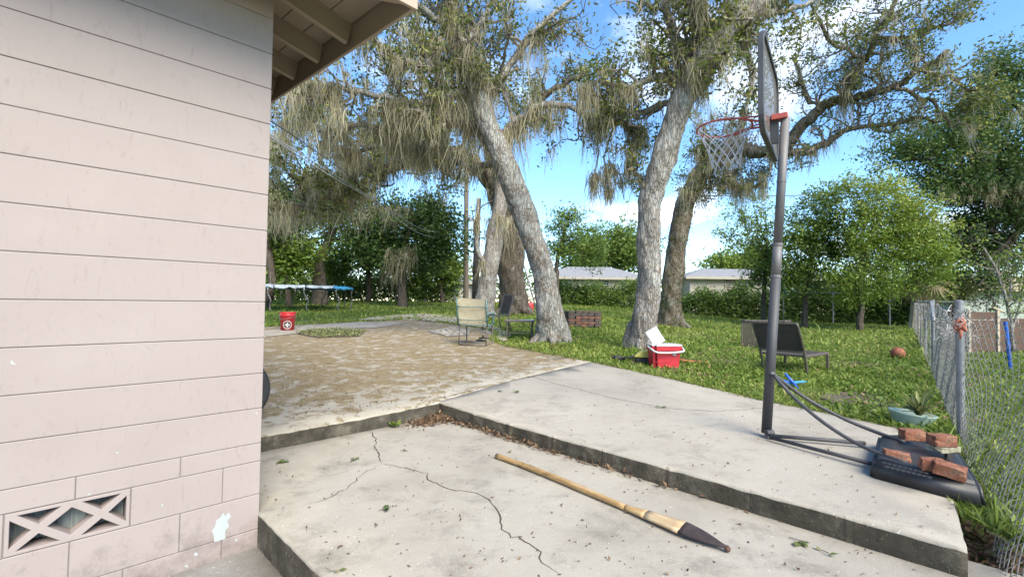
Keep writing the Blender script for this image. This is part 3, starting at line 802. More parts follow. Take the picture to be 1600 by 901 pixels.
# dark round object just showing behind the corner
tc_ = hf(.27, 1.62, .13 + .285)
ty = empty('tyre', (tc_.x, tc_.y, .13), 'black rounded tyre just showing behind the house corner', 'tyre')
tb = MB(); prof = [(.20, -.07), (.25, -.085), (.28, -.06), (.29, 0), (.28, .06), (.25, .085), (.20, .07), (.175, .04), (.175, -.04)]
n = 36
for i in range(n):
    th = 2 * PI * i / n
    for r_, w_ in prof: tb.v.append(tuple(tc_ + E1 * (r_ * math.cos(th)) + Vector((0, 0, r_ * math.sin(th))) + E2 * w_))
for i in range(n):
    for k in range(len(prof)):
        a, b, c, d = i * 9 + k, i * 9 + (k + 1) % 9, ((i + 1) % n) * 9 + (k + 1) % 9, ((i + 1) % n) * 9 + k
        tb.f.append((a, b, c, d)); tb.m.append(0)
tb.build('tread', M['rubber'], ty, world=True, smooth=True)
hb = MB(); hb.tube([tc_ - E2 * .03, tc_ + E2 * .03], .174, 24); hb.build('wheel_disc', M['dark'], ty, world=True)

# ------------------------------------------------------------------ burnt oar on the lower slab
oa, ob = gp(776, 712, z=.02), gp(1143, 858, z=.02)
od = (ob - oa); OL = od.length; yaw = math.atan2(od.y, od.x)
oar = empty('wooden_oar', (oa.x, oa.y, 0.0), 'weathered wooden oar with charred blade lying on the lower slab', 'oar', rz=yaw)
s = MB(); pts = []; rr = []
for i in range(25):
    t = i / 24; x = t * OL * .66
    pts.append((x, .006 * math.sin(t * 5) + .03 * t * (1 - t), .021 + .004 * math.sin(t * 3.1))); rr.append(.0165 + .0035 * math.sin(t * 3.0) + (.003 if i < 2 else 0))
s.tube(pts, rr, 12); s.build('shaft', M['oar'], oar, smooth=True)
def oar_blade(x0, x1, w0, w1, nseg, name, mat, tip=False):
    b = MB(); rows = []
    for i in range(nseg + 1):
        t = i / nseg; x = x0 + (x1 - x0) * t
        w = w0 + (w1 - w0) * (t if not tip else t ** 1.9); h = (.0165 + .001 * t if name == 'neck' else .0175) if not tip else .0175 * (1 - .55 * t)
        for a in range(10):
            th = 2 * PI * a / 10
            rows.append((x, -.004 + w * math.cos(th) + random.uniform(-.001, .001), (.021 + .003 * t if name == 'neck' else .024) + h * math.sin(th) + max(0, w - .02) * .35 * math.cos(th) + max(0, w - .02) * .3))
    fs = [(i * 10 + a, i * 10 + (a + 1) % 10, (i + 1) * 10 + (a + 1) % 10, (i + 1) * 10 + a) for i in range(nseg) for a in range(10)]
    b.add(rows, fs + [tuple(range(10)), tuple(nseg * 10 + a for a in range(10))])
    return b.build(name, mat, oar, smooth=True)
oar_blade(OL * .655, OL * .74, .0175, .036, 5, 'neck', M['oar'])
oar_blade(OL * .738, OL * .86, .036, .052, 5, 'blade', M['oarpale'])
bt = oar_blade(OL * .858, OL * .985, .052, .012, 8, 'charred_blade_tip', M['char'], True)
k_ = MB(); k_.lathe([(.004, 0), (.014, .006), (.016, .018), (.008, .028)], 9, (OL * .99, -.004, .004)); k_.build('tip_knob', M['plankwood'], oar, smooth=True)

# ------------------------------------------------------------------ basketball hoop
p0 = gp(1197, 682, TOP); PT = atd(1227, 186, p0.y)
hoop = empty('basketball_hoop', p0, 'portable basketball hoop with leaning charcoal pole and smoky backboard', 'basketball hoop')
ax = (PT - p0).normalized()
def on_pole(t): return p0.lerp(PT, t)
b = MB(); b.tube([on_pole(.012), on_pole(.50)], .0385, 20); lowp = b.build('pole', M['poledark'], hoop, world=True, smooth=False)
b = MB(); b.tube([on_pole(.498), on_pole(.60)], .0365, 20); b.build('pole', M['polegrey'], hoop, world=True)
b = MB(); b.tube([on_pole(.598), on_pole(1.0)], .0345, 20); b.build('pole', M['polegrey'], hoop, world=True)
for pc in hoop.children:
    for p in pc.data.polygons:
        if len(p.vertices) == 4: p.use_smooth = True
for t in (.50, .60, .80):
    b = MB(); b.tube([on_pole(t - .004), on_pole(t + .004)], .0410 if t < .7 else .0370, 20); b.build('pole_collar', M['polegrey'], hoop, world=True, bevel=.001)
b = MB(); b.tube([p0 + Vector((-.03, -.058, .045)), p0 + Vector((.03, -.045, .045))], .026, 14); b.build('pivot_tube', M['poledark'], hoop, world=True)
b = MB(); b.tube([p0 + Vector((-.002, -.075, .045)), p0 + Vector((0, -.05, .045))], .012, 8); b.build('bolt', M['galv'], hoop, world=True)
pb = atd(1207, 583, p0.y - .05)
b = MB(); b.tube([pb + Vector((0, -.012, 0)), pb + Vector((0, .02, 0))], .013, 10); b.build('bolt', M['galv'], hoop, world=True)
# backboard
dB = Vector((.57, .8216, 0)); nB = Vector((-.8216, .57, 0)); UP = Vector((0, 0, 1))
BW, BH = 1.12, 0.80
bc = Vector((PT.x, PT.y, 0)) + nB * .115 + dB * .0; bc.z = 2.93
def rr_poly(w, h, r, c, k=6):
    P = []
    for cx, cy, a0 in ((w / 2 - r, h / 2 - r, 0), (-w / 2 + r, h / 2 - r, 90), (-w / 2 + r, -h / 2 + r, 180), (w / 2 - r, -h / 2 + r, 270)):
        for i in range(k + 1):
            a = R(a0 + 90 * i / k); P.append(c + dB * (cx + r * math.cos(a)) + UP * (cy + r * math.sin(a)))
    return P
b = MB(); b.prism(rr_poly(BW - .05, BH - .05, .13, bc - nB * .004), nB * .008); board = b.build('backboard', M['acrylic'], hoop, world=True)
P1 = rr_poly(BW, BH, .15, bc - nB * .02); P2 = rr_poly(BW - .07, BH - .07, .125, bc - nB * .02)
b = MB(); n = len(P1); off_ = nB * .04
b.add(P1 + P2 + [p + off_ for p in P1] + [p + off_ for p in P2],
      [q for i in range(n) for q in ((i, (i + 1) % n, n + (i + 1) % n, n + i), (2 * n + i, 3 * n + i, 3 * n + (i + 1) % n, 2 * n + (i + 1) % n),
       (i, 2 * n + i, 2 * n + (i + 1) % n, (i + 1) % n), (n + i, n + (i + 1) % n, 3 * n + (i + 1) % n, 3 * n + i))])
b.build('board_frame', M['poledark'], board, world=True, bevel=.003)
# rim, braces, net
rz_ = 2.78; rc = Vector((bc.x, bc.y, rz_)) + nB * .36; RR = .228
b = MB(); b.tube([rc + dB * (RR * math.cos(a)) + nB * (RR * math.sin(a)) for a in [2 * PI * i / 40 for i in range(41)]], .0085, 8, cap=False); rim = b.build('rim', M['rim'], hoop, world=True, smooth=True)
b = MB()
b.tube([rc + dB * .13 + nB * (-RR + .05), rc + dB * .06 - nB * (RR + .10) + UP * -.03], .010, 6)
b.tube([rc - dB * .13 + nB * (-RR + .05), rc - dB * .06 - nB * (RR + .10) + UP * -.03], .010, 6)
b.tube([rc + dB * RR * .98 + nB * .03, rc + dB * .07 - nB * (RR + .11) + UP * .02], .007, 6)
b.tube([rc - dB * RR * .98 + nB * .03, rc - dB * .07 - nB * (RR + .11) + UP * .02], .007, 6)
b.build('rim_brace', M['rim'], hoop, world=True)
b = MB(); b.frame(rc - nB * (RR + .12) + UP * -.03, dB * .075, nB * .012, UP * .05); b.build('rim_bracket', M['rim'], hoop, world=True, bevel=.003)
b = MB(); b.bar(PT + UP * .02 - nB * .02, PT + UP * .02 + nB * .10, .10, .045); b.build('pole_bracket', M['rim'], hoop, world=True, bevel=.003)
b = MB(); b.bar(bc - nB * .035 - UP * .36, bc - nB * .035 - UP * .12, .06, .03, dB); b.build('board_bracket', M['poledark'], hoop, world=True)
b = MB(); KN = 12; lev = 6; sway = Vector((.02, .0, 0))
def netp(i, l):
    t = l / lev; r_ = RR * (1 - t) ** .9 * .98 + .105 * t ** .8 if l else RR
    r_ = RR * .98 * (1 - t) + .115 * t - .02 * math.sin(t * PI)
    a = 2 * PI * (i + .5 * l) / KN
    return rc + dB * (r_ * math.cos(a)) + nB * (r_ * math.sin(a)) - UP * (.35 * t) + sway * t
for i in range(KN):
    for sgn in (1, -1):
        ps = []
        for l in range(lev + 1):
            k = i + (0 if sgn > 0 else -l)
            ps.append(netp(k, l))
        b.tube(ps, .0042, 4, cap=False)
b.build('net', M['net'], rim, world=True)
# weighted base
BZ = .135
A_ = gp(1358, 744, z=BZ); D_ = gp(1543, 793, z=BZ); C_ = gp(1486, 676, z=.245); B_ = gp(1369, 675, z=.245)
C_.z = B_.z = BZ
bm = bmesh.new()
vb = [bm.verts.new(p - p0) for p in (A_, D_, C_, B_)]
f = bm.faces.new(vb); bm.normal_update()
cen = (A_ + B_ + C_ + D_) / 4 - p0
vt = [bm.verts.new(Vector((*(cen + (v.co - cen) * .93).xy, v.co.z + (.112 if i < 2 else .105)))) for i, v in enumerate(vb)]
ft = bm.faces.new(vt)
for i in range(4): bm.faces.new((vb[i], vb[(i + 1) % 4], vt[(i + 1) % 4], vt[i]))
bmesh.ops.recalc_face_normals(bm, faces=bm.faces)
bmesh.ops.bevel(bm, geom=[e for e in bm.edges if not (e.verts[0] in vb and e.verts[1] in vb)], offset=.022, segments=4, affect='EDGES')
top = max(bm.faces, key=lambda q: q.calc_area() * (1 if q.normal.z > .7 else 0))
bmesh.ops.inset_individual(bm, faces=[top], thickness=.10, depth=0)
bmesh.ops.inset_individual(bm, faces=[top], thickness=.03, depth=-.035)
for q in bm.faces: q.smooth = True
me = bpy.data.meshes.new('base'); bm.to_mesh(me); bm.free()
base = link('base', me, M['plastic'], hoop)
b = MB()
for j in range(3):
    for i in range(9):
        q = gp(1376 + i * 8.2 + j * 5, 716 + j * 6.5 + i * 2.0, z=.243)
        b.lathe([(.013, -.003), (.013, .0025), (.010, .004)], 8, q)
tag(b.build('grip_pattern', M['plastic'], base, world=True), kind='stuff')
def pxcurve(rows, k=4):
    return [Vector(q[:3]) for q in catmull([(*atd(x, y, d), 0) for x, y, d in rows], k)]
s1 = gp(1413, 691, z=.24); s2 = gp(1416, 724, z=.24)
b = MB(); b.tube(pxcurve([(1206, 582, p0.y - .03), (1255, 619, 3.85), (1315, 652, 3.72), (1370, 675, 3.58), (1413, 690, s1.y)]), .0135, 8); b.build('strut', M['poledark'], hoop, world=True, smooth=True)
b = MB(); b.tube(pxcurve([(1208, 585, p0.y - .06), (1242, 622, 3.65), (1290, 662, 3.4), (1350, 698, 3.2), (1416, 723, s2.y)]), .0135, 8); b.build('strut', M['poledark'], hoop, world=True, smooth=True)
b = MB(); b.tube([gp(1203, 680, z=.165), gp(1352, 692, z=.17)], .015, 8); b.build('strut', M['poledark'], hoop, world=True, smooth=True)
b = MB(); b.tube([gp(1203, 683, z=.16), gp(1362, 724, z=.17)], .014, 8); b.build('strut', M['poledark'], hoop, world=True, smooth=True)

# bricks lying on the base
def rough_block(name, loc, size, rot, mat, label, cat, group=None):
    bm = bmesh.new(); bmesh.ops.create_cube(bm, size=1)
    for v in bm.verts: v.co = Vector((v.co.x * size[0], v.co.y * size[1], v.co.z * size[2]))
    bmesh.ops.bevel(bm, geom=bm.edges[:], offset=min(size) * .055, segments=1, affect='EDGES')
    bmesh.ops.subdivide_edges(bm, edges=[e for e in bm.edges if e.calc_length() > min(size) * .4], cuts=2, use_grid_fill=True)
    for v in bm.verts: v.co += Vector((random.gauss(0, 1), random.gauss(0, 1), random.gauss(0, 1))) * min(size) * .022
    cn = Vector((size[0] * .5 * random.choice((-1, 1)), size[1] * .5 * random.choice((-1, 1)), size[2] * .5))
    for v in bm.verts:
        if (v.co - cn).length < min(size) * .55: v.co *= .86
    me = bpy.data.meshes.new(name); bm.to_mesh(me); bm.free()
    o = link(name, me, mat); o.location = loc; o.rotation_euler = rot
    return tag(o, label, cat, group)
bt_ = .246; G = 'bricks weighing down the hoop base'
def onb(px, py, h, z=bt_): p = gp(px, py, z=z); return p + Vector((0, 0.03, h / 2))
rough_block('brick', onb(1432, 690, .085), (.15, .08, .075), (0, 0, R(-8)), M['brick'], 'red brick at the back left corner of the black hoop base', 'brick', G)
st_ = onb(1480, 706, .035)
rough_block('stone_slab', st_, (.17, .10, .034), (0, 0, R(12)), M['stone'], 'flat lichened stone under a brick on the hoop base', 'stone')
rough_block('brick', st_ + Vector((-.01, .0, .054)), (.14, .085, .072), (0, 0, R(-4)), M['brick'], 'red brick resting on the flat lichened stone', 'brick', G)
rough_block('brick', onb(1407, 722, .06, .215), (.14, .075, .06), (0, R(6), R(-24)), M['brick'], 'red brick lying in the sunken middle of the hoop base', 'brick', G)
rough_block('brick', onb(1464, 737, .07), (.12, .07, .068), (0, 0, R(-20)), M['brick'], 'scorched brick behind the front brick on the hoop base', 'brick', G)
rough_block('brick', onb(1492, 746, .065), (.14, .078, .068), (R(8), R(10), R(-42)), M['brick'], 'broken red brick nearest the front edge of the hoop base', 'brick', G)

# ------------------------------------------------------------------ chain-link fences
def chain(path, hz, top, base, cell=0.05, r=0.0016, sides=3, wob=0.0, lean=None, side=(0, 0)):
    """wire netting: path(s)->xy for s in metres up to hz; top(s), base(s) heights"""
    Vs = []; Fs = []; nv = 0
    nw = int(hz / cell); rows = int(1.15 / (cell * 1.0))
    ang = np.arange(sides) * 2 * PI / sides
    for i in range(nw):
        s_ = i * cell
        k = np.arange(rows + 1); ss = s_ + np.where((k + i) % 2 == 0, 0.0, cell)
        zt = np.array([top(q) for q in ss]); zb = np.array([base(q) for q in ss]); t = k / rows
        xy = np.array([path(q) for q in ss])
        P = np.stack([xy[:, 0], xy[:, 1], zb + (zt - zb) * t], 1)
        if wob:
            P[:, 0] += wob * np.sin(ss * 2.3 + t * 3) * np.sin(t * PI) + wob * .4 * np.sin(ss * 7 + t * 6)
            P[:, 2] += wob * .3 * np.sin(ss * 5 + t * 9)
        if lean is not None:
            lq = np.array([lean(q) for q in ss]) * t ** 1.2
            P[:, 0] += side[0] * lq; P[:, 1] += side[1] * lq
        P += rng.normal(0, cell * .025, P.shape)
        d = np.gradient(P, axis=0); d = unit(d)
        a = unit(np.cross(d, np.array([0.3, 0.9, 0.2]))); b_ = np.cross(d, a)
        ring = P[:, None, :] + r * (a[:, None, :] * np.cos(ang)[None, :, None] + b_[:, None, :] * np.sin(ang)[None, :, None])
        Vs.append(ring.reshape(-1, 3))
        kk = np.arange(rows)[:, None] * sides; cc = np.arange(sides)[None]
        c2 = (cc + 1) % sides
        Fs.append((np.stack([kk + cc, kk + c2, kk + sides + c2, kk + sides + cc], -1).reshape(-1, 4)) + nv)
        nv += ring.shape[0] * sides
    return np.concatenate(Vs), np.concatenate(Fs)
FN = gp(1562, 901, z=-.06); FF = gp(1427, 512)
fd = (FF - FN); fd.z = 0; FL = fd.length; fd.normalize()
def fxy(s_): p = FN + fd * s_; return (p.x, p.y)
def fz(s_): x, y = fxy(s_); return max(-.06, ground_z(x, y)) if s_ > 0.8 else -.05 + .0 * s_
# distance of the post seen at px 1497 along the fence
def s_at(px):
    d = ray(px, 600); 
    return (FN.x - d.x * FN.y) / (d.x * fd.y - fd.x)
sp_ = s_at(1495); s2_ = s_at(1456)
def ftop(s_):
    if s_ > s2_ + 1: return fz(s_) + 1.15
    t = s_ / (s2_ + 1)
    z = .86 + .25 * sstep(-1.0, sp_, s_) - .10 * math.exp(-((s_ - sp_ - .8) / .6) ** 2) + .04 * math.sin(s_ * 4)
    return z + (fz(s_) + 1.15 - z) * sstep(sp_ + 1.2, s2_ + 1, s_)
sf = empty('chain_link_fence', FN, 'sagging galvanised chain link fence beside the hoop base', 'fence')
V, F_ = chain(lambda q: fxy(q - 1.6), sp_ + 5.0 + 1.6, lambda q: ftop(q - 1.6), lambda q: fz(q - 1.6) - .0, .042, .0029, 4, .016, lambda q: .40 * (1 - sstep(sp_ - 1.0, sp_ + .3, q - 1.6)) + .08, (fd.y, -fd.x))
npmesh('wire_mesh', V, F_, M['wire'], sf)
V, F_ = chain(lambda q: fxy(q + sp_ + 5.0), FL - sp_ - 5.0, lambda q: ftop(q + sp_ + 5), lambda q: fz(q + sp_ + 5), .12, .003, 3, .03)
npmesh('wire_mesh', V, F_, M['wire'], sf)
pps = [sp_, s2_, s2_ + 3.2, s2_ + 6.4, s2_ + 9.6, FL]
for i, q in enumerate(pps):
    x, y = fxy(q); b = MB(); rad_ = .028 if i == 0 else .023
    zt = 1.26 if i == 0 else fz(q) + 1.18
    b.tube([(x + .03, y, fz(q) - .1), (x + .03, y, zt)], rad_, 14); b.lathe([(rad_ + .003, -.02), (rad_ + .003, .004), (rad_ * .5, .014)], 14, (x + .03, y, zt)); b.build('post', M['galv'], sf, world=True)
x, y = fxy(s2_); x2, y2 = fxy(FL)
b = MB(); b.tube([(fxy(s2_ - .9)[0], fxy(s2_ - .9)[1], 1.02), (fxy(s2_ - .3)[0], fxy(s2_ - .3)[1], 1.16), (x, y, fz(s2_) + 1.16), (x2, y2, fz(FL) + 1.16)], .02, 10); b.build('top_rail', M['galv'], sf, world=True, smooth=True)
# tangled top of the loosened netting
P = []
for i in range(190):
    q = random.uniform(sp_ - .35, sp_ + 1.0); x, y = fxy(q)
    P.append((x + random.gauss(0, .05), y + random.gauss(0, .05), ftop(q) + random.gauss(-.02, .045)))
b = MB()
for p in P:
    d = Vector((random.gauss(0, 1), random.gauss(0, 1), random.gauss(0, .8))).normalized() * random.uniform(.04, .12)
    p = Vector(p); b.tube([p, p + d * .5 + Vector((0, 0, random.gauss(0, .02))), p + d], .0022, 4, cap=False)
tag(b.build('tangled_wire', M['wire'], sf, world=True), kind='stuff')
# cloth tied at the post
x, y = fxy(sp_ - .12)
tz_ = 1.04
oc = empty('tied_cloth', (x, y, tz_), 'faded orange cloth knotted on the sagging fence top', 'cloth')
b = MB()
for i in range(4):
    a = random.uniform(0, 6.28)
    b.tube([Vector((x, y, tz_)) + Vector((math.cos(a + t) * .035, math.sin(a + t) * .03 - .02, .03 * math.sin(t * 2 + i) + i * .014)) for t in [k * .6 for k in range(7)]], [.008, .012, .014, .013, .012, .011, .006], 6)
b.tube([(x, y - .03, tz_), (x - .02, y - .05, tz_ - .05), (x - .015, y - .04, tz_ - .09)], [.012, .011, .004], 6)
b.tube([(x, y - .03, tz_ + .02), (x + .02, y - .03, tz_ + .07), (x + .03, y - .02, tz_ + .1)], [.012, .012, .005], 6)
b.build('knot', M['orangecloth'], oc, world=True, smooth=True)
# cross fence of the neighbouring yard
x2, y2 = fxy(FL); cf = empty('chain_link_fence', (x2, y2, terrain(x2, y2)), 'level chain link cross fence behind the neighbouring yard', 'fence')
def cxy(s_): return (x2 + .9 * s_, y2 - .43 * s_)
ct = terrain(x2, y2) + 1.2
b = MB(); b.tube([(*cxy(0), ct), (*cxy(14), ct - .02)], .022, 8); b.build('top_rail', M['galv'], cf, world=True)
for q in (2.5, 5.5, 8.5, 11.5):
    b = MB(); b.tube([(*cxy(q), terrain(*cxy(q)) - .1), (*cxy(q), ct)], .026, 8); b.build('post', M['galv'], cf, world=True)
V, F_ = chain(cxy, 13.5, lambda q: ct, lambda q: terrain(*cxy(q)), .12, .0025, 3)
npmesh('wire_mesh', V, F_, M['wire'], cf)

# ------------------------------------------------------------------ things in the yard
def GZ(p): return Vector((p.x, p.y, terrain(p.x, p.y)))
# red bucket
bp = gp(449, 515, .04); bk = empty('bucket', bp, 'red plastic bucket with white round emblem on the far patio', 'bucket')
bh = .44; b = MB()
b.lathe([(.155, 0), (.178, bh * .8), (.184, bh * .81), (.184, bh * .85), (.18, bh * .86), (.19, bh * .95), (.195, bh), (.183, bh), (.165, bh * .7), (.145, .02)], 32); b.build('body', M['red'], bk, smooth=True)
def disc_on(bk, r0, z0, rad, a0, mat, name, hole=0.0, sub=None, out=.002):
    b = MB(); n = 24; V = []
    for k in range(n):
        th = 2 * PI * k / n
        for q in (rad, hole):
            x, z = q * math.cos(th), z0 + q * math.sin(th)
            a = a0 + x / r0
            rr_ = .155 + (.178 - .155) * z / (bh * .8) + out
            V.append((rr_ * math.cos(a), rr_ * math.sin(a), z))
    F2 = [(2 * k, 2 * k + 1, (2 * k + 3) % (2 * n), (2 * k + 2) % (2 * n)) for k in range(n)]
    b.add(V, F2); return b.build(name, mat, sub or bk)
a0 = -PI / 2 + .42
em = disc_on(bk, .165, .13, .105, a0, M['white'], 'emblem', .088)
disc_on(bk, .165, .13, .080, a0, M['poledark'], 'emblem_disc', .002, em, .0025)
b = MB()
for (x0, x1, z0, z1) in ((-.016, .016, -.058, .058), (-.058, -.0165, -.016, .016), (.0165, .058, -.016, .016)):
    q = []
    for x, z in ((x0, z0), (x1, z0), (x1, z1), (x0, z1)):
        zz_ = .13 + z; a = a0 + x / .165; rr_ = .155 + .023 * zz_ / (bh * .8) + .0045
        q.append((rr_ * math.cos(a), rr_ * math.sin(a), zz_))
    b.add(q, [(0, 1, 2, 3)])
b.build('emblem_cross', M['white'], em)
b = MB(); b.tube([(.19 * math.cos(t), .19 * math.sin(t) - .02, bh * .9 - .13 * math.sin(t - PI)) for t in [PI + PI * i / 14 for i in range(15)]], .004, 6); b.build('handle', M['galv'], bk)
# trampoline
tp = gp(467, 484); TR, TH = 2.15, .98
tr = empty('trampoline', tp, 'round trampoline with worn blue pads and bent legs', 'trampoline')
b = MB(); b.tube([(TR * math.cos(t), TR * math.sin(t), TH) for t in [2 * PI * i / 48 for i in range(49)]], .025, 8, cap=False); b.build('rim_tube', M['poledark'], tr, smooth=True)
b = MB(); b.lathe([(.01, TH - .01), (TR - .28, TH - .01)], 48, cap0=False, cap1=False); b.build('jumping_mat', M['rubber'], tr)
for i in range(12):
    a0, a1 = 2 * PI * i / 12 + .01, 2 * PI * (i + 1) / 12 - .01; b = MB(); V = []
    for k in range(7):
        a = a0 + (a1 - a0) * k / 6
        dz = random.uniform(-.015, .01)
        V += [((TR - .29) * math.cos(a), (TR - .29) * math.sin(a), TH + .03 + dz), ((TR - .1) * math.cos(a), (TR - .1) * math.sin(a), TH + .055 + dz), ((TR + .05) * math.cos(a), (TR + .05) * math.sin(a), TH + .03), ((TR + .06) * math.cos(a), (TR + .06) * math.sin(a), TH - .05 + random.uniform(-.06, .01))]
    b.add(V, [(4 * k + j, 4 * k + j + 1, 4 * k + j + 5, 4 * k + j + 4) for k in range(6) for j in range(3)])
    b.build('pad', M['bluepad'] if i in (11, 0, 1, 2) else M['greypad'], tr, smooth=True)
for i in range(10):
    a = 2 * PI * (i + .3) / 10; c_, s_ = math.cos(a), math.sin(a); tx, ty_ = -s_, c_
    ps = [(TR * c_, TR * s_, TH), (TR * c_, TR * s_, TH * .72), ((TR + .03) * c_ + tx * .16, (TR + .03) * s_ + ty_ * .16, TH * .42), ((TR - .01) * c_ + tx * .10, (TR - .01) * s_ + ty_ * .10, TH * .2), (TR * c_ + tx * .14, TR * s_ + ty_ * .14, -.02)]
    b = MB(); b.tube([q[:3] for q in catmull([(*p, 0) for p in ps], 3)], .026, 8); lg = b.build('leg', M['polegrey'], tr, smooth=True)
    b = MB(); b.tube([ps[0], (ps[1][0], ps[1][1], TH * .86)], .029, 8); b.build('leg_sleeve', M['white'], lg)
# beige sling chair with cantilever base
cp_ = gp(738, 540, TOP); ch = empty('patio_chair', cp_, 'stained beige sling patio chair with teal green frame', 'chair', rz=R(-12))
def tube_part(name, pts, r_, mat, root, n=8, per=0):
    b = MB(); P = [Vector(p) for p in pts]
    if per: P = [Vector(q[:3]) for q in catmull([(*p, 0) for p in P], per)]
    b.tube(P, r_, n); return b.build(name, mat, root, smooth=True)
w = .30
for sx in (-1, 1):
    tube_part('back_post', [(sx * w, .02, .40), (sx * w, -.05, .62), (sx * w, -.12, .93)], .016, M['greenframe'], ch)
    tube_part('seat_rail', [(sx * w, .02, .40), (sx * w, .30, .40), (sx * w, .52, .43)], .015, M['greenframe'], ch)
    tube_part('leg', [(sx * (w - .02), .05, .40), (sx * (w - .02), .0, .02), (sx * (w - .02), .06, .012), (sx * (w - .02), .45, .012), (sx * (w - .02), .52, .05), (sx * (w - .02), .50, .41)], .013, M['brownframe'], ch)
    tube_part('arm', [(sx * (w + .01), -.06, .62), (sx * (w + .03), .1, .64), (sx * (w + .03), .40, .63), (sx * (w + .01), .45, .56), (sx * w, .46, .42)], .016, M['greenframe'], ch, per=3)
tube_part('base_bar', [(-w + .02, .0, .013), (w - .02, .0, .013)], .013, M['brownframe'], ch)
for zz_, yy in ((.425, .015), (.78, -.088), (.52, -.022)):
    tube_part('cross_bar', [(-w, yy - .012, zz_), (0, yy - .03, zz_ - .02), (w, yy - .012, zz_)], .009, M['greenframe'], ch, per=3)
b = MB()
V = []
for i in range(9):
    t = i / 8; z = .43 + t * .50; y = .012 - .135 * t ** 1.1
    for k in range(7): V.append((-w + .015 + k * (2 * w - .03) / 6, y + .025 * math.sin(PI * k / 6), z + (.008 * math.sin(k) if i == 8 else 0)))
b.add(V, [(i * 7 + k, i * 7 + k + 1, i * 7 + k + 8, i * 7 + k + 7) for i in range(8) for k in range(6)]); b.build('back_sling', M['beige'], ch, smooth=True)
b = MB(); b.box(-w + .015, w - .015, .03, .50, .395, .402); b.build('seat_sling', M['beige'], ch)
# brown armless chair
cp_ = gp(776, 519); c2 = empty('patio_chair', cp_, 'brown framed armless patio chair beside the low table', 'chair', rz=R(122))
w = .25
for sx in (-1, 1):
    b = MB(); b.bar((sx * w, -.20, .43), (sx * w, -.36, .98), .03, .03, (1, 0, 0)); b.build('back_post', M['brownframe'], c2, bevel=.006)
    b = MB(); b.bar((sx * w, -.22, .43), (sx * w, .27, .45), .03, .035); b.build('seat_rail', M['brownframe'], c2, bevel=.006)
    tube_part('leg', [(sx * w, .25, .44), (sx * w, .27, .2), (sx * w, .29, 0)], .018, M['brownframe'], c2)
    tube_part('leg', [(sx * w, -.20, .44), (sx * w, -.24, .2), (sx * w, -.32, 0)], .018, M['brownframe'], c2)
for (y, z) in ((-.36, .98), (-.205, .47), (.265, .45)):
    b = MB(); b.bar((-w, y, z), (w, y, z), .03, .03); b.build('cross_bar', M['brownframe'], c2, bevel=.006)
b = MB(); b.frame((0, -.282, .72), (w - .05, 0, 0), Vector((0, -.155, .53)).normalized() * .235, (0, .004, .001)); b.build('back_sling', M['brownsling'], c2)
b = MB(); b.box(-w + .016, w - .016, -.19, .25, .438, .446); b.build('seat_sling', M['brownsling'], c2)
# low table
tp = gp(812, 529); tb_ = empty('side_table', tp, 'low brown patio table with flared legs beside the leaning oak', 'table', rz=R(-6))
b = MB(); b.box(-.33, .33, -.24, .24, .42, .44); b.build('table_top', M['tabletop'], tb_, bevel=.008, segs=2)
b = MB()
for (x0, x1, y0, y1) in ((-.33, .33, -.245, -.22), (-.33, .33, .22, .245), (-.335, -.31, -.22, .22), (.31, .335, -.22, .22)): b.box(x0, x1, y0, y1, .395, .419)
b.build('apron', M['brownframe'], tb_)
for sx in (-1, 1):
    for sy in (-1, 1): tube_part('leg', [(sx * .30, sy * .21, .40), (sx * .275, sy * .19, .2), (sx * .31, sy * .22, 0)], .014, M['brownframe'], tb_, per=4)
b = MB(); b.bar((-.28, -.19, .15), (.28, -.19, .15), .014, .014); b.bar((-.28, .19, .15), (.28, .19, .15), .014, .014); b.build('stretcher', M['brownframe'], tb_)
# sandals by the chair
for i, (px, py, lab) in enumerate(((752, 533, 'black sandal under the beige patio chair, the nearer one'), (757, 529, 'black sandal under the beige patio chair, the farther one'))):
    p = gp(px, py, TOP); o = empty('sandal', p, lab, 'sandal', 'sandals on the patio', rz=R(60 + 20 * i))
    b = MB(); P = [(math.cos(a) * (.045 if math.cos(a) > -.2 else .038), math.sin(a) * .13, 0) for a in [2 * PI * k / 16 for k in range(16)]]
    P = [(math.cos(a) * .045, math.sin(a) * .13, 0.002) for a in [2 * PI * k / 16 for k in range(16)]]
    b.prism(P, (0, 0, .03)); b.build('sole', M['rubber'], o, bevel=.004)
    b = MB(); b.tube([(-.045, .03, .03), (-.03, .04, .065), (0, .045, .075), (.03, .04, .065), (.045, .03, .03)], .012, 6); b.build('strap', M['rubber'], o, smooth=True)
# brick fire pit
fp = gp(907, 509); fpit = empty('fire_pit', fp, 'low square brick fire pit on the lawn between the oaks', 'fire pit', rz=R(8))
M['pitbrick'] = simple('smoky_red_brick', (0.19, 0.085, 0.055), (0.075, 0.042, 0.032), 7, 0.95, 0.7, 40)
FW, FD, bl, bh_, bd = 1.02, .9, .20, .075, .10
b = MB(); b.box(-FW / 2 + bd, FW / 2 - bd, -FD / 2 + bd, FD / 2 - bd, 0, .3); b.build('ash_fill', M['sootbrick'], fpit)
meshes = []
for k in range(4):
    bm = bmesh.new(); bmesh.ops.create_cube(bm, size=1)
    for v in bm.verts: v.co = Vector((v.co.x * .195, v.co.y * bd, v.co.z * .070))
    bmesh.ops.bevel(bm, geom=bm.edges[:], offset=.006, segments=1, affect='EDGES')
    for v in bm.verts: v.co += Vector((random.gauss(0, .002), random.gauss(0, .002), random.gauss(0, .002)))
    me = bpy.data.meshes.new('brick'); bm.to_mesh(me); bm.free(); me.materials.append(M['sootbrick'] if k == 3 else M['pitbrick']); meshes.append(me)
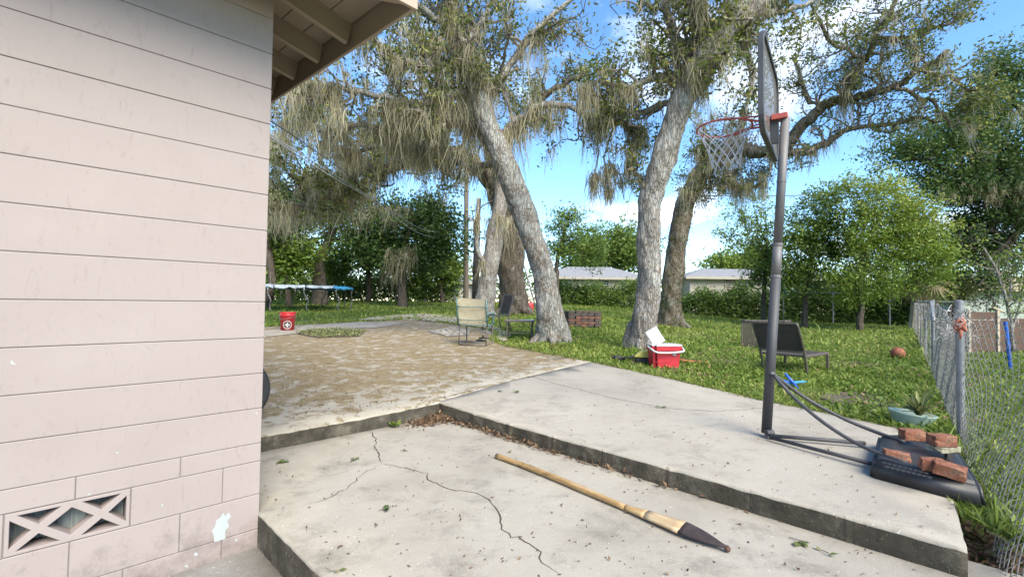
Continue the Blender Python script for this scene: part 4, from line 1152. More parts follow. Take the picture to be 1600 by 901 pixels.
for lay in range(6):
    offx = (lay % 2) * .1
    for side in range(4):
        Ls = FW if side % 2 == 0 else FD - 2 * bd
        nb = int(round(Ls / .205))
        for k in range(nb):
            if lay == 5 and random.random() < .2: continue
            t = -Ls / 2 + (k + .5) * Ls / nb + (offx - .05 if 0 < k < nb - 1 else 0) * .5
            o = bpy.data.objects.new('brick', meshes[3] if (lay >= 4 or random.random() < .3) and random.random() < .85 else random.choice(meshes[:3])); COL.objects.link(o); o.parent = fpit
            jz = random.uniform(-.004, .004)
            if side == 0: o.location = (t, -FD / 2 + bd / 2 + random.gauss(0, .005), lay * .078 + .037)
            elif side == 2: o.location = (t, FD / 2 - bd / 2, lay * .078 + .037)
            else: o.location = ((FW / 2 - bd / 2) * (1 if side == 1 else -1), t, lay * .078 + .037)
            o.rotation_euler = (random.gauss(0, .02), random.gauss(0, .02), (PI / 2 if side % 2 else 0) + random.gauss(0, .035))
# gas can
gpn = gp(825, 486); gc = empty('fuel_can', gpn, 'red fuel can with white spout at the foot of the far oak', 'fuel can', rz=R(10))
b = MB(); b.box(-.24, .24, -.15, .15, 0, .40); b.build('body', M['red'], gc, bevel=.05, segs=3, smooth=True)
b = MB(); b.tube([(-.14, 0, .40), (-.12, 0, .49), (.08, 0, .49), (.10, 0, .40)], .025, 8); b.build('handle', M['red'], gc, smooth=True)
b = MB(); b.tube([(.16, 0, .40), (.18, 0, .47)], .05, 10); b.build('cap', M['rubber'], gc)
b = MB(); b.tube([(.18, -.05, .30), (.05, -.17, .55), (-.10, -.17, .95)], [.03, .026, .02], 8); b.build('spout', M['white'], gc, smooth=True)
# metal pole leaning against the oak
lp = gp(838, 484); b = MB(); lt = atd(807, 376, lp.y + .8)
lr = empty('leaning_pole', lp, 'pale metal pole leaning behind the leaning oak trunk', 'pole')
b.tube([lp, lp.lerp(lt, .5) + Vector((.03, 0, 0)), lt], .045, 8); b.build('shaft', M['galv'], lr, world=True, smooth=True)
b = MB(); b.tube([lt - (lt - lp).normalized() * .25, lt], .055, 8); b.build('collar', M['poledark'], lr, world=True)
# red cooler
cl = gp(1037, 573); yaw = R(9); co = empty('cooler', cl, 'red and white picnic cooler with its lid tipped open', 'cooler', rz=yaw)
W_, D_2, Hh = .255, .165, .36
def shell(z0, z1, w0, d0, w1, d1, name, mat, root, r_=.05):
    bm = bmesh.new()
    lo_ = [bm.verts.new((x * w0, y * d0, z0)) for x, y in ((-1, -1), (1, -1), (1, 1), (-1, 1))]; hi_ = [bm.verts.new((x * w1, y * d1, z1)) for x, y in ((-1, -1), (1, -1), (1, 1), (-1, 1))]
    bm.faces.new(lo_[::-1]); bm.faces.new(hi_)
    ve = []
    for i in range(4): bm.faces.new((lo_[i], lo_[(i + 1) % 4], hi_[(i + 1) % 4], hi_[i]))
    bmesh.ops.bevel(bm, geom=[e for e in bm.edges if abs(e.verts[0].co.z - e.verts[1].co.z) > .5 * (z1 - z0)], offset=r_, segments=4, affect='EDGES')
    bmesh.ops.bevel(bm, geom=[e for e in bm.edges if abs(e.verts[0].co.z - e.verts[1].co.z) < 1e-5], offset=min(.008, (z1 - z0) * .3), segments=2, affect='EDGES')
    for f_ in bm.faces: f_.smooth = False
    me = bpy.data.meshes.new(name); bm.to_mesh(me); bm.free(); return link(name, me, mat, root)
body = shell(0, .27, .215, .135, .235, .152, 'body', M['coolerred'], co)
shell(.271, .345, .25, .165, .255, .17, 'upper_body', M['coolerred'], co)
shell(.346, .372, .262, .177, .258, .173, 'rim', M['white'], co)
b = MB(); b.bar((-.20, -.146, .10), (.02, -.146, .10), .008, .010); b.bar((-.19, -.150, .17), (-.08, -.150, .17), .008, .008); b.build('moulded_rib', M['coolerred'], body)
lid = MB(); lv = Vector((-.46, .30, .84)).normalized(); lw = Vector((.93, -.36, 0)); lw = (lw - lv * lw.dot(lv)).normalized(); lc = Vector((-.06, .02, .372)) + lv * .135
lid.frame(lc, lv * .14, lw * .105, lv.cross(lw) * .014)
lid.build('lid', M['white'], co, bevel=.014, segs=3)
hd = MB(); hd.tube([Vector(q[:3]) for q in catmull([(-.275, .0, .33, 0), (-.272, -.06, .315, 0), (-.235, -.195, .262, 0), (-.1, -.205, .25, 0), (.1, -.205, .255, 0), (.24, -.195, .275, 0), (.278, -.06, .32, 0), (.278, 0, .33, 0)], 4)], .017, 8); hd.build('handle', M['white'], co, smooth=True)
lt_ = shell(.20, .255, .032, .006, .032, .006, 'latch', M['white'], co, .004); lt_.location = (.10, -.158, 0)
b = MB(); b.bar((.085, -.166, .238), (.115, -.166, .238), .004, .014); b.build('latch_slot', M['poledark'], lt_, off=(.10, -.158, 0))
# yellow and black garden tool left of the cooler
yt = gp(984, 566); gt = empty('garden_tool', yt, 'yellow and black garden power tool lying left of the cooler', 'garden tool', rz=R(-8))
b = MB()
P = [(.06, -.02, .10), (.17, .0, .19), (.30, .02, .21), (.37, .0, .19), (.37, 0, .11), (.20, 0, .09)]
b.prism([(x, -.07, z) for x, y, z in P], (0, .14, 0)); b.build('yellow_shell', M['yellow'], gt, bevel=.015, segs=2)
b = MB(); b.prism([(x, -.06, z) for x, z in ((.10, .0), (.10, .085), (.37, .085), (.40, .04), (.38, 0))], (0, .12, 0)); b.build('motor_housing', M['rubber'], gt, bevel=.012, segs=2)
b = MB(); b.tube([(.10, 0, .11), (0, .02, .075), (-.13, .05, .05)], .024, 8); b.build('shaft', M['rubber'], gt, smooth=True)
b = MB(); b.tube([(-.12, .05, .06), (-.17, .06, .07), (-.22, .04, .06), (-.27, .05, .09)], [.04, .055, .045, .03], 10); b.build('grip', M['rubber'], gt, smooth=True)
# orange shafted pole right of the cooler
op1, op2 = gp(1062, 566), gp(1118, 571)
ot = empty('orange_pole', op1, 'worn orange wooden shaft lying right of the cooler', 'pole')
b = MB(); b.bar(op1 + Vector((0, 0, .045)), op1.lerp(op2, .8) + Vector((0, 0, .035)), .05, .035); b.build('shaft', M['orange'], ot, world=True, bevel=.008)
b = MB(); b.bar(op1.lerp(op2, .79) + Vector((0, 0, .03)), op2 + Vector((0, 0, .03)), .035, .03); b.build('dark_end', M['char'], ot, world=True, bevel=.006)
b = MB(); b.bar(op1 + Vector((-.02, .06, .07)), op1.lerp(op2, .7) + Vector((0, .05, .05)), .012, .012); b.build('rod', M['char'], ot, world=True)
# basketball
bp = gp(1403, 561); bb = empty('basketball', bp, 'scuffed orange basketball in the grass by the fence', 'ball')
br = .122; bm = bmesh.new(); bmesh.ops.create_uvsphere(bm, u_segments=32, v_segments=20, radius=br)
for f_ in bm.faces: f_.smooth = True
me = bpy.data.meshes.new('skin'); bm.to_mesh(me); bm.free(); o = link('skin', me, M['ball'], bb); o.location = (0, 0, br)
for k in range(4):
    b = MB(); P = []
    for i in range(41):
        t = 2 * PI * i / 40
        if k == 0: q = (math.cos(t), 0, math.sin(t))
        elif k == 1: q = (0, math.cos(t), math.sin(t))
        else:
            s_ = 1 if k == 2 else -1; q = (s_ * (.5 + .25 * math.cos(2 * t)), math.cos(t) * .8, math.sin(t) * .8)
        P.append(Vector(q).normalized() * br * 1.002)
    b.tube(P, .004, 5, cap=False); so = b.build('seam', M['rubber'], bb); so.location = (0, 0, br); so.rotation_euler = (.3, .4, .2)
# brown sling loungers
def lounger(loc, label, rot, group):
    o = empty('sling_lounger', loc, label, 'lounger', group, rot=rot)
    w, sl = .33, .95                     # local +y = forward
    for sx in (-1, 1):
        b = MB(); b.bar((sx * w, -.02, .29), (sx * w, sl, .29), .035, .045); b.build('seat_rail', M['brownframe'], o, bevel=.006)
        tube_part('back_post', [(sx * w, .08, .02), (sx * w, .03, .20), (sx * w, -.03, .36), (sx * w, -.17, .60), (sx * w, -.30, .80)], .02, M['brownframe'], o, per=3)
        b = MB(); b.bar((sx * w, sl - .02, 0), (sx * w, sl - .02, .27), .04, .03, (0, 1, 0)); b.build('leg', M['brownframe'], o, bevel=.006)
    for (y, z) in ((-.30, .80), (-.045, .36), (sl, .29), (.02, .29)):
        b = MB(); b.bar((-w, y, z), (w, y, z), .03, .035); b.build('cross_bar', M['brownframe'], o, bevel=.006)
    for i in range(22):
        t = (i + .5) / 22; p = Vector((0, -.055 - .235 * t, .375 + .41 * t))
        b = MB(); b.frame(p, (w - .012, 0, 0), Vector((0, -.5, .86)) * .0085, (0, .003, .0017)); b.build('back_slat', M['brownsling'], o)
    for i in range(24):
        y = .05 + i * .0365
        b = MB(); b.box(-w + .018, w - .018, y, y + .030, .296, .302); b.build('seat_slat', M['brownsling'], o)
    return o
l1 = gp(1252, 586)
lounger((l1.x - .15, l1.y + .25, terrain(l1.x, l1.y)), 'brown slatted lounger standing upright on the lawn behind the pole', (0, 0, R(-52)), 'brown slatted loungers')
l2 = gp(1176, 549)
lounger((l2.x + 1.08, l2.y + .45, terrain(l2.x, l2.y) + .335), 'brown slatted lounger tipped onto its side behind the other', (0, R(90), R(78)), 'brown slatted loungers')
# blue toy glider
bt2 = gp(1237, 607); tg = empty('toy_glider', bt2, 'blue plastic toy glider in the grass behind the hoop pole', 'toy', rz=R(5))
b = MB(); b.prism([(-.16, 0, .05), (-.10, 0, .085), (.20, 0, .10), (.22, 0, .085), (.0, 0, .06), (-.12, 0, .03)], (0, .05, .0)); b.build('wing', M['bluepad'], tg, bevel=.004)
b = MB(); b.tube([(.06, -.05, .0), (.0, -.02, .09), (-.08, .02, .20)], [.014, .022, .012], 8); b.build('fuselage', M['blue'], tg, smooth=True)
b = MB(); b.prism([(-.17, -.03, .10), (-.02, -.01, .07), (-.02, .0, .09), (-.16, -.01, .12)], (0, .02, .01)); b.build('tail', M['blue'], tg, bevel=.003)
# planter and bromeliad
pp = gp(1440, 672); pp.y += .12; pl = empty('planter', pp, 'faded green oblong planter tilted by the fence', 'planter', rot=(R(4), R(7), R(12)))
b = MB(); n = 28; prof = [(.20, 0), (.235, .10), (.27, .135), (.275, .15), (.255, .15), (.22, .115)]
V = [(r_ * math.cos(2 * PI * k / n) * .80, r_ * math.sin(2 * PI * k / n) * .55, z * .92) for r_, z in prof for k in range(n)]
b.add(V, [(i * n + k, i * n + (k + 1) % n, (i + 1) * n + (k + 1) % n, (i + 1) * n + k) for i in range(len(prof) - 1) for k in range(n)]); b.build('bowl', M['planter'], pl, smooth=True)
b = MB(); b.add([(.215 * .78 * math.cos(2 * PI * k / n), .215 * .53 * math.sin(2 * PI * k / n), .10) for k in range(n)], [tuple(range(n))]); b.build('potting_soil', M['soil'], pl)
def blade_plant(name, loc, nb_, L, w, mat, label, cat, rise=.8, group=None):
    root = empty(name, loc, label, cat, group)
    for i in range(nb_):
        a = 2 * PI * i / nb_ * 2.4 + random.uniform(-.3, .3); b = MB(); V = []
        LL = L * random.uniform(.65, 1.15); up = rise * random.uniform(.5, 1.2)
        for k in range(7):
            t = k / 6; r_ = LL * t * (.45 + .35 * t); z = LL * (up * t - .75 * t * t * (1.15 - up * .4))
            ww = w * (1 - t) ** .7 * (.7 + .9 * t)
            c_, s_ = math.cos(a), math.sin(a)
            V += [(r_ * c_ - s_ * ww, r_ * s_ + c_ * ww, z + ww * .5), (r_ * c_, r_ * s_, z), (r_ * c_ + s_ * ww, r_ * s_ - c_ * ww, z + ww * .5)]
        b.add(V, [(3 * k + j, 3 * k + j + 1, 3 * k + j + 4, 3 * k + j + 3) for k in range(6) for j in range(2)])
        o = b.build('leaf', mat, root, smooth=True)
        at_ = o.data.attributes.new('tint', 'FLOAT', 'POINT'); tv = random.uniform(.1, .95); at_.data.foreach_set('value', [min(1, max(0, tv + (.15 if j % 3 != 1 else -.15))) for j in range(len(o.data.vertices))])
    return root
blade_plant('bromeliad', pp + Vector((.03, -.06, .10)), 44, .21, .020, M['variegated'], 'spiky green and yellow plant growing in the green planter', 'plant', 1.45)
# neighbour yard: plank box, pale boards, blue pole
nb0, nb1 = gp(1512, 538), gp(1600, 545)
bx0 = atd(1513, 530, 11.0); bx0.z = terrain(bx0.x, bx0.y)
bxr = empty('wooden_box', bx0, 'dark plank compost box in the neighbouring yard', 'wooden box')
dz = 1.2 + (480 - 484) * 11 / 735 - bx0.z
for i in range(5):
    z0 = i * dz / 5
    b = MB(); b.box(0, .62, -.02, .02, z0 + .008, z0 + dz / 5 - .006); b.build('plank', M['plankwood'], bxr, bevel=.004)
    b = MB(); b.box(.70, 2.2, -.02 + random.uniform(0, .01), .02, z0 + .008 - .15, z0 + dz / 5 - .15); b.build('plank', M['plankwood'], bxr, bevel=.004)
    b = MB(); b.box(-.02, .02, .03, .8, z0 + .008, z0 + dz / 5 - .006); b.build('plank', M['plankwood'], bxr, bevel=.004)
for x in (.64, -.03):
    b = MB(); b.box(x, x + .055, -.05, .015, 0, dz + .06); b.build('post', M['palewood'], bxr, bevel=.004)
b = MB(); b.bar((.55, -.03, dz + .10), (.80, -.03, dz - .0), .05, .03); b.build('loose_board', M['palewood'], bxr)
wp = atd(1490, 515, 12.0); wp.z = terrain(wp.x, wp.y); wr = empty('board_stack', wp, 'pale weathered boards standing behind the fence post', 'boards')
for i, (dx, h_, w_) in enumerate(((-.20, .98, .17), (.0, .86, .14), (.17, .92, .15), (.33, .80, .12))):
    b = MB(); b.prism([(dx, i * .015, 0), (dx + w_, i * .015, 0), (dx + w_, i * .015, h_ - .05), (dx + w_ * .55, i * .015, h_), (dx + .01, i * .015, h_ - .08)], (0, .03, 0)); b.build('board', M['white'] if i == 0 else M['palewood'], wr)
q0, q1 = atd(1579, 546, 8.2), atd(1571, 504, 8.2); q0.z = terrain(q0.x, q0.y)
bpole = empty('blue_stake', q0, 'blue plastic stake standing beside the sapling', 'stake')
b = MB(); b.tube([q0, q1], .028, 10); b.build('stake_shaft', M['blue'], bpole, world=True); b = MB(); b.tube([q1, q1 + Vector((0, 0, .02))], .03, 10); b.build('stake_cap', M['blue'], bpole, world=True)

# ------------------------------------------------------------------ trees
class Tree:
    def __init__(s, name, base, label, group=None, bark=None, leaf=None, cat='tree'):
        s.root = empty(name, base, label, cat, group)
        s.bark = bark; s.leaf = leaf
        s.twig = MB(); s.sites = []; s.moss = []       # leaf sites (pos, spread, n, tint); moss sites (pos, len)
        s.leafsize = .085; s.perleaf = 14
    def limb(s, name, rows, per=4, n=12, rough=.06, jitter=0.0, flare=None):
        """rows of (px, py, depth, width px): a main limb as its own part"""
        R4 = []
        for (x, y, d, w) in rows:
            p = atd(x, y, d); R4.append((p.x, p.y, p.z, w / FPX * d / 2))
        return s.limb3(name, R4, per, n, rough, jitter)
    def limb3(s, name, R4, per=4, n=12, rough=.06, jitter=0.0):
        relief = 0.0
        if name == 'trunk' and n >= 14: n, per, relief, rough = 56, per * 3, .075, rough * .7
        C = catmull(R4, per)
        if jitter:
            for c in C[1:-1]: c[:3] += np.array([random.gauss(0, jitter) for _ in range(3)])
        b = MB(); pts = [Vector(c[:3]) for c in C]; rad = [max(.004, c[3]) for c in C]
        t0 = (pts[1] - pts[0]).normalized(); a = t0.cross(Vector((0, 0, 1)))
        if a.length < .05: a = Vector((1, 0, 0))
        a.normalize(); vs_ = []; ph = [random.uniform(0, 6.28) for _ in range(4)]
        for i, p in enumerate(pts):
            t = (pts[min(i + 1, len(pts) - 1)] - pts[max(i - 1, 0)]).normalized(); a = (a - t * a.dot(t)).normalized(); bb_ = t.cross(a)
            for k in range(n):
                th = 2 * PI * k / n
                rr_ = rad[i] * (1 + rough * math.sin(2 * th + ph[0] + i * .25) + rough * .8 * math.sin(3 * th + ph[1] - i * .35) + rough * .6 * math.sin(5 * th + ph[2] + i * .6) + (random.uniform(-rough, rough) * .35 if not relief else 0))
                if relief:
                    q3 = p + (a * math.cos(th) + bb_ * math.sin(th)) * rad[i]; w3 = Vector((q3.x * 13, q3.y * 13, q3.z * 2.6))
                    rr_ += .035 * (abs(mnoise.noise(w3)) - .35) + .05 * mnoise.noise(Vector((q3.x * 2.4, q3.y * 2.4, q3.z * 1.1))) + .012 * mnoise.noise(w3 * 2.7)
                vs_.append(p + a * (rr_ * math.cos(th)) + bb_ * (rr_ * math.sin(th)))
        fs = [(i * n + k, i * n + (k + 1) % n, (i + 1) * n + (k + 1) % n, (i + 1) * n + k) for i in range(len(pts) - 1) for k in range(n)]
        fs += [tuple(range(n - 1, -1, -1)), tuple((len(pts) - 1) * n + k for k in range(n))]
        b.add(vs_, fs); b.build(name, s.bark, s.root, world=True, smooth=True)
        return pts, rad
    def flare(s, base, r, n=7, spread=1.9, h=.5):
        """root flare: buttress roots running into the ground"""
        for i in range(n):
            a = 2 * PI * i / n + random.uniform(-.25, .25); L = r * spread * random.uniform(.8, 1.15)
            d = Vector((math.cos(a), math.sin(a), 0)); B = Vector(base)
            R4 = [(*(B + d * r * .45 + Vector((0, 0, h * random.uniform(.8, 1.2)))), r * .42), (*(B + d * r * .85 + Vector((0, 0, h * .35))), r * .36), (*(B + d * L + Vector((0, 0, .02))), r * .22), (*(B + d * L * 1.35 + Vector((0, 0, -.08))), r * .08)]
            s.limb3('root', R4, 3, 8, .06)
    def grow(s, p, d, L, r, lvl, up=.06, gn=.34, leafy=1.0, mossy=.3, mlen=.55, nch=(2, 4)):
        k = max(3, int(L / .13)); pts = [Vector(p)]; d = Vector(d).normalized()
        for i in range(k):
            d = (d + Vector((random.gauss(0, gn), random.gauss(0, gn), random.gauss(0, gn) + up))).normalized()
            pts.append(pts[-1] + d * (L / k))
        s.twig.tube(pts, [max(.0025, r * (1 - .65 * i / k)) for i in range(k + 1)], 6 if r > .025 else (5 if r > .012 else 3), cap=False)
        for q in pts[1:]:
            if random.random() < mossy * .5: s.moss.append((q, mlen * random.uniform(.35, 1.3)))
        if lvl > 0:
            for c in range(random.randint(*nch)):
                i = random.randint(max(1, k // 3), k); dd = (pts[i] - pts[i - 1]).normalized()
                side = Vector((random.gauss(0, 1), random.gauss(0, 1), random.gauss(0, .7)))
                s.grow(pts[i], dd * .6 + side.normalized() * .9, L * random.uniform(.45, .75), r * .55, lvl - 1, up, gn, leafy, mossy, mlen, nch)
        else:
            for i in range(len(pts) // 3, len(pts)):
                if random.random() < leafy: s.sites.append((pts[i], .11, 1.0, None))
    def sprout(s, pts, rad, n, L, lvl=2, t0=.1, t1=1.0, bias=(0, 0, .25), **k):
        for _ in range(n):
            i = int((t0 + (t1 - t0) * random.random()) * (len(pts) - 1)); i = max(1, i)
            dd = (pts[i] - pts[i - 1]).normalized(); side = Vector((random.gauss(0, 1), random.gauss(0, 1), random.gauss(0, 1))) + Vector(bias) * 2
            side = (side - dd * side.dot(dd)).normalized()
            s.grow(pts[i], side + dd * .4, L * random.uniform(.6, 1.3), min(rad[i] * .45, .05) + .004, lvl, **k)
    def drape(s, pts, n, L, t0=0, t1=1, spread=.03):
        cl = [(random.random(), random.uniform(.35, 1.5)) for _ in range(max(3, n // 9))]
        for _ in range(n):
            cc, ll = random.choice(cl); tt = min(1, max(0, cc + random.gauss(0, .018)))
            i = int((t0 + (t1 - t0) * tt) * (len(pts) - 1)); q = pts[i].lerp(pts[min(i + 1, len(pts) - 1)], random.random())
            s.moss.append((q + Vector((random.gauss(0, spread), random.gauss(0, spread), 0)), L * ll * random.uniform(.5, 1.2)))
    def blob(s, px, py, d, rx, ry, rz, n, tint=None, spread=.16, hollow=.0):
        """leaf sites spread through an uneven ellipsoid; radii in metres"""
        c = atd(px, py, d); k = 0
        ph = [random.uniform(0, 6.28) for _ in range(3)]
        while k < n:
            v = Vector((random.gauss(0, 1), random.gauss(0, 1), random.gauss(0, 1))).normalized()
            lump = 1 + .26 * math.sin(6 * v.x + ph[0]) + .26 * math.sin(7 * v.z + ph[1]) + .2 * math.sin(9 * v.y + ph[2])
            rr_ = (hollow + (1 - hollow) * random.random() ** .45) * lump
            if random.random() < .14: rr_ *= random.uniform(1.05, 1.4)
            s.sites.append((c + Vector((v.x * rx * rr_, v.y * ry * rr_, v.z * rz * rr_)), spread, 1.0, tint)); k += 1
    def finish(s, width=.45, up=.6, droop=.1, mstr=9, mwidth=.020):
        if s.twig.v: tag(s.twig.build('branches', M['twig'] if s.bark is not M['barkD'] else M['barkD'], s.root, world=True), kind='stuff')
        if s.sites:
            P = np.array([tuple(q[0]) for q in s.sites]); sp = np.array([q[1] for q in s.sites])
            tn = np.array([random.gauss(.45, .17) if q[3] is None else q[3] + random.gauss(0, .08) for q in s.sites])
            m_ = s.perleaf; idx = np.repeat(np.arange(len(P)), m_)
            Q = P[idx] + rng.normal(size=(len(idx), 3)) * sp[idx][:, None]
            V, F_, t = leaf_arrays(Q, s.leafsize, width, up, droop, tn[idx])
            o = npmesh('crown', V, F_, s.leaf, s.root, t); o['kind'] = 'stuff'
        if s.moss:
            P = np.array([tuple(q[0]) for q in s.moss]); L = np.array([q[1] for q in s.moss])
            idx = np.repeat(np.arange(len(P)), mstr); Q = P[idx] + rng.normal(size=(len(idx), 3)) * np.array([.055, .055, .05])
            V, F_, t = strands(Q, L[idx] * rng.uniform(.12, 1.1, len(idx)) ** 1.2, mwidth * rng.uniform(.4, 1.5, len(idx)), 5, .20)
            o = npmesh('spanish_moss', V, F_, M['moss'], s.root, t); o['kind'] = 'stuff'
def up_rows(rows, d0, d1):
    """(px,py,w) rows with depth running from d0 to d1"""
    n = len(rows) - 1
    return [(x, y, d0 + (d1 - d0) * i / n, w) for i, (x, y, w) in enumerate(rows)]

# A: leaning lichened oak in the middle
ab = gp(862, 533); dA = ab.y
A = Tree('oak_tree', ab, 'leaning lichen covered live oak beside the low table', 'moss hung live oaks', M['barkA'], M['oakleaf'])
tp_, tr_ = A.limb('trunk', up_rows([(862, 541, 58), (861, 515, 48), (857, 475, 39), (848, 420, 35), (825, 350, 38), (806, 300, 37), (785, 250, 35), (765, 200, 33), (747, 150, 31), (731, 100, 26), (713, 50, 20), (700, 0, 16), (690, -60, 11)], dA, dA - 1.2), 5, 18, .05)
A.flare(ab, .34, 7, 1.35, .5)
def AL(rows, d0, d1, n=10): return A.limb('limb', up_rows(rows, d0, d1), 4, n, .08, .02)
la = [AL([(747, 150, 16), (705, 148, 14), (655, 165, 12), (600, 150, 10), (545, 142, 8), (480, 132, 6), (425, 140, 4)], dA - .6, dA - 2.2),
      AL([(765, 200, 15), (722, 192, 13), (680, 200, 12), (640, 206, 10), (565, 196, 8), (500, 202, 6), (440, 190, 4)], dA - .5, dA + .3),
      AL([(731, 100, 14), (690, 108, 12), (625, 96, 10), (580, 60, 8), (545, 40, 5)], dA - .8, dA - 2.0),
      AL([(785, 250, 12), (735, 262, 10), (680, 240, 9), (620, 225, 8), (560, 235, 6), (500, 225, 4)], dA, dA + 1.5),
      AL([(747, 150, 14), (790, 112, 12), (828, 62, 11), (862, 25, 8), (900, -5, 6)], dA - .7, dA - .2),
      AL([(775, 220, 14), (815, 182, 12), (862, 163, 10), (915, 178, 8), (962, 190, 7), (1008, 206, 4)], dA - .5, dA - .8),
      AL([(722, 75, 12), (755, 30, 10), (775, -10, 8), (800, -60, 5)], dA - 1, dA - .6),
      AL([(713, 50, 12), (668, 20, 10), (630, -10, 7), (600, -50, 4)], dA - 1, dA - 1.8)]
for i, (pts, rad) in enumerate(la):
    mossy = (.36, .38, .2, .4, .12, .38, .08, .08)[i]
    A.sprout(pts, rad, (15, 16, 12, 14, 11, 9, 9, 9)[i], .8, 2, .15, 1.0, (0, 0, .2 if i != 5 else .0), leafy=.62, mossy=mossy, mlen=.5)
    A.drape(pts, (130, 140, 50, 110, 25, 110, 12, 10)[i], .8)
A.sprout(tp_, tr_, 16, .75, 2, .62, 1.0, (0, 0, .1), leafy=.65, mossy=.22, mlen=.5)
A.drape(tp_, 80, .6, .5, .95, .14)
# hanging sprays below the droopy limb
for (x0, y0, x1, y1, x2, y2) in ((962, 190, 945, 245, 952, 305), (938, 185, 930, 260, 925, 290), (985, 200, 990, 235, 982, 265), (950, 250, 968, 275, 975, 312)):
    pts, rad = A.limb('limb', [(x0, y0, dA - .8, 3), (x1, y1, dA - .8, 2.5), (x2, y2, dA - .8, 1.5)], 4, 5, .1, .02)
    A.drape(pts, 22, .55)
A.perleaf = 9; A.leafsize = .09
A.finish(.42, .6, .1, 17, .013)

# B: pale grey oak in front right
bb0 = gp(1003, 546); dBk = bb0.y
B = Tree('oak_tree', bb0, 'pale grey barked live oak beside the red cooler', 'moss hung live oaks', M['barkB'], M['oakleaf'])
tp_, tr_ = B.limb('trunk', up_rows([(1000, 555, 53), (1005, 525, 45), (1011, 480, 39), (1014, 430, 37), (1013, 380, 35), (1015, 330, 35), (1022, 290, 38), (1036, 248, 38), (1052, 200, 37), (1068, 152, 38), (1092, 108, 43), (1125, 62, 46), (1168, 14, 46), (1215, -50, 40), (1250, -120, 30)], dBk, dBk - 1.4), 5, 18, .05)
B.flare(bb0, .32, 6, 1.28, .5)
def BL(rows, d0, d1, n=10): return B.limb('limb', up_rows(rows, d0, d1), 4, n, .08, .02)
lb = [BL([(1090, 110, 18), (1062, 70, 15), (1042, 25, 12), (1030, -30, 8)], dBk - .9, dBk - .6),
      BL([(1076, 135, 14), (1035, 118, 12), (985, 138, 9), (945, 128, 7), (905, 140, 4)], dBk - .8, dBk - 1.2),
      BL([(1066, 160, 12), (1030, 165, 10), (990, 178, 8), (950, 165, 5), (900, 175, 3)], dBk - .7, dBk - .2),
      BL([(1125, 62, 16), (1100, 20, 13), (1085, -30, 9)], dBk - 1.0, dBk - 1.5),
      BL([(1145, 40, 12), (1165, 80, 9), (1175, 130, 7), (1165, 180, 4)], dBk - 1.1, dBk - 1.3),
      BL([(1168, 14, 14), (1215, 20, 10), (1255, 5, 8), (1300, -15, 5)], dBk - 1.2, dBk - 1.0),
      BL([(1020, 295, 6), (1000, 275, 5), (985, 262, 4), (978, 280, 3)], dBk - .3, dBk - .5)]
for i, (pts, rad) in enumerate(lb):
    B.sprout(pts, rad, (9, 10, 8, 7, 9, 6, 5)[i], (.75, .75, .7, .75, .45, .6, .25)[i], 2 if i not in (4, 6) else 1, .15, 1.0, (0, 0, .1), leafy=.75, mossy=(.22, .22, .2, .2, .08, .06, .05)[i], mlen=.45)
    B.drape(pts, (55, 55, 40, 45, 12, 8, 4)[i], .6)
B.sprout(tp_, tr_, 13, .65, 2, .62, .95, (0, 0, 0), leafy=.7, mossy=.2, mlen=.45)
B.drape(tp_, 80, .5, .68, .92, .2)
B.perleaf = 10; B.leafsize = .09
B.finish(.45, .6, .1, 16, .012)

# C: dark oak behind with the long limb to the right
cb = gp(1050, 505); dC = min(cb.y, 17.0); cb = atd(1050, 505, dC); cb.z = terrain(cb.x, cb.y)
C = Tree('oak_tree', cb, 'ivy clad dark live oak with a long limb reaching right', 'moss hung live oaks', M['barkC'], M['oakleaf'])
tp_, tr_ = C.limb('trunk', up_rows([(1046, 512, 40), (1047, 480, 33), (1051, 440, 30), (1058, 385, 29), (1068, 330, 28), (1084, 290, 26), (1105, 258, 24), (1130, 238, 20), (1150, 215, 14), (1165, 170, 10)], dC, dC - .8), 5, 14, .07)
C.flare(cb, .40, 6, 1.25, .45)
def CL(rows, d0, d1, n=10): return C.limb('limb', up_rows(rows, d0, d1), 4, n, .08, .04)
lc_ = [CL([(1105, 262, 20), (1145, 240, 20), (1185, 238, 20), (1222, 236, 19), (1252, 200, 17), (1280, 172, 15), (1312, 155, 14), (1352, 148, 12), (1398, 136, 11), (1440, 108, 9), (1480, 80, 6)], dC - .6, dC - 4.5, 12),
       CL([(1228, 238, 12), (1262, 240, 11), (1292, 222, 10), (1328, 200, 8), (1385, 194, 7), (1432, 184, 5), (1470, 190, 3)], dC - 2, dC - 4),
       CL([(1316, 154, 11), (1330, 122, 10), (1352, 92, 9), (1366, 55, 8), (1392, 15, 6), (1410, -30, 4)], dC - 3, dC - 4),
       CL([(1356, 95, 7), (1310, 72, 6), (1282, 40, 5), (1265, 0, 3)], dC - 3.4, dC - 4),
       CL([(1370, 60, 7), (1425, 58, 6), (1470, 40, 5), (1520, 20, 3)], dC - 3.6, dC - 4.5),
       CL([(1400, 134, 7), (1430, 150, 6), (1462, 165, 5), (1490, 195, 4), (1520, 200, 3)], dC - 4, dC - 4.6),
       CL([(1280, 172, 7), (1262, 150, 6), (1248, 118, 5), (1238, 90, 3)], dC - 3, dC - 2.6),
       CL([(1078, 300, 12), (1090, 268, 10), (1105, 225, 8), (1100, 195, 5)], dC - .4, dC),
       CL([(1130, 240, 10), (1140, 275, 8), (1165, 292, 6), (1195, 285, 4)], dC - .7, dC - 1.4),
       CL([(1440, 108, 6), (1480, 122, 5), (1520, 140, 4), (1560, 150, 3)], dC - 4.3, dC - 5)]
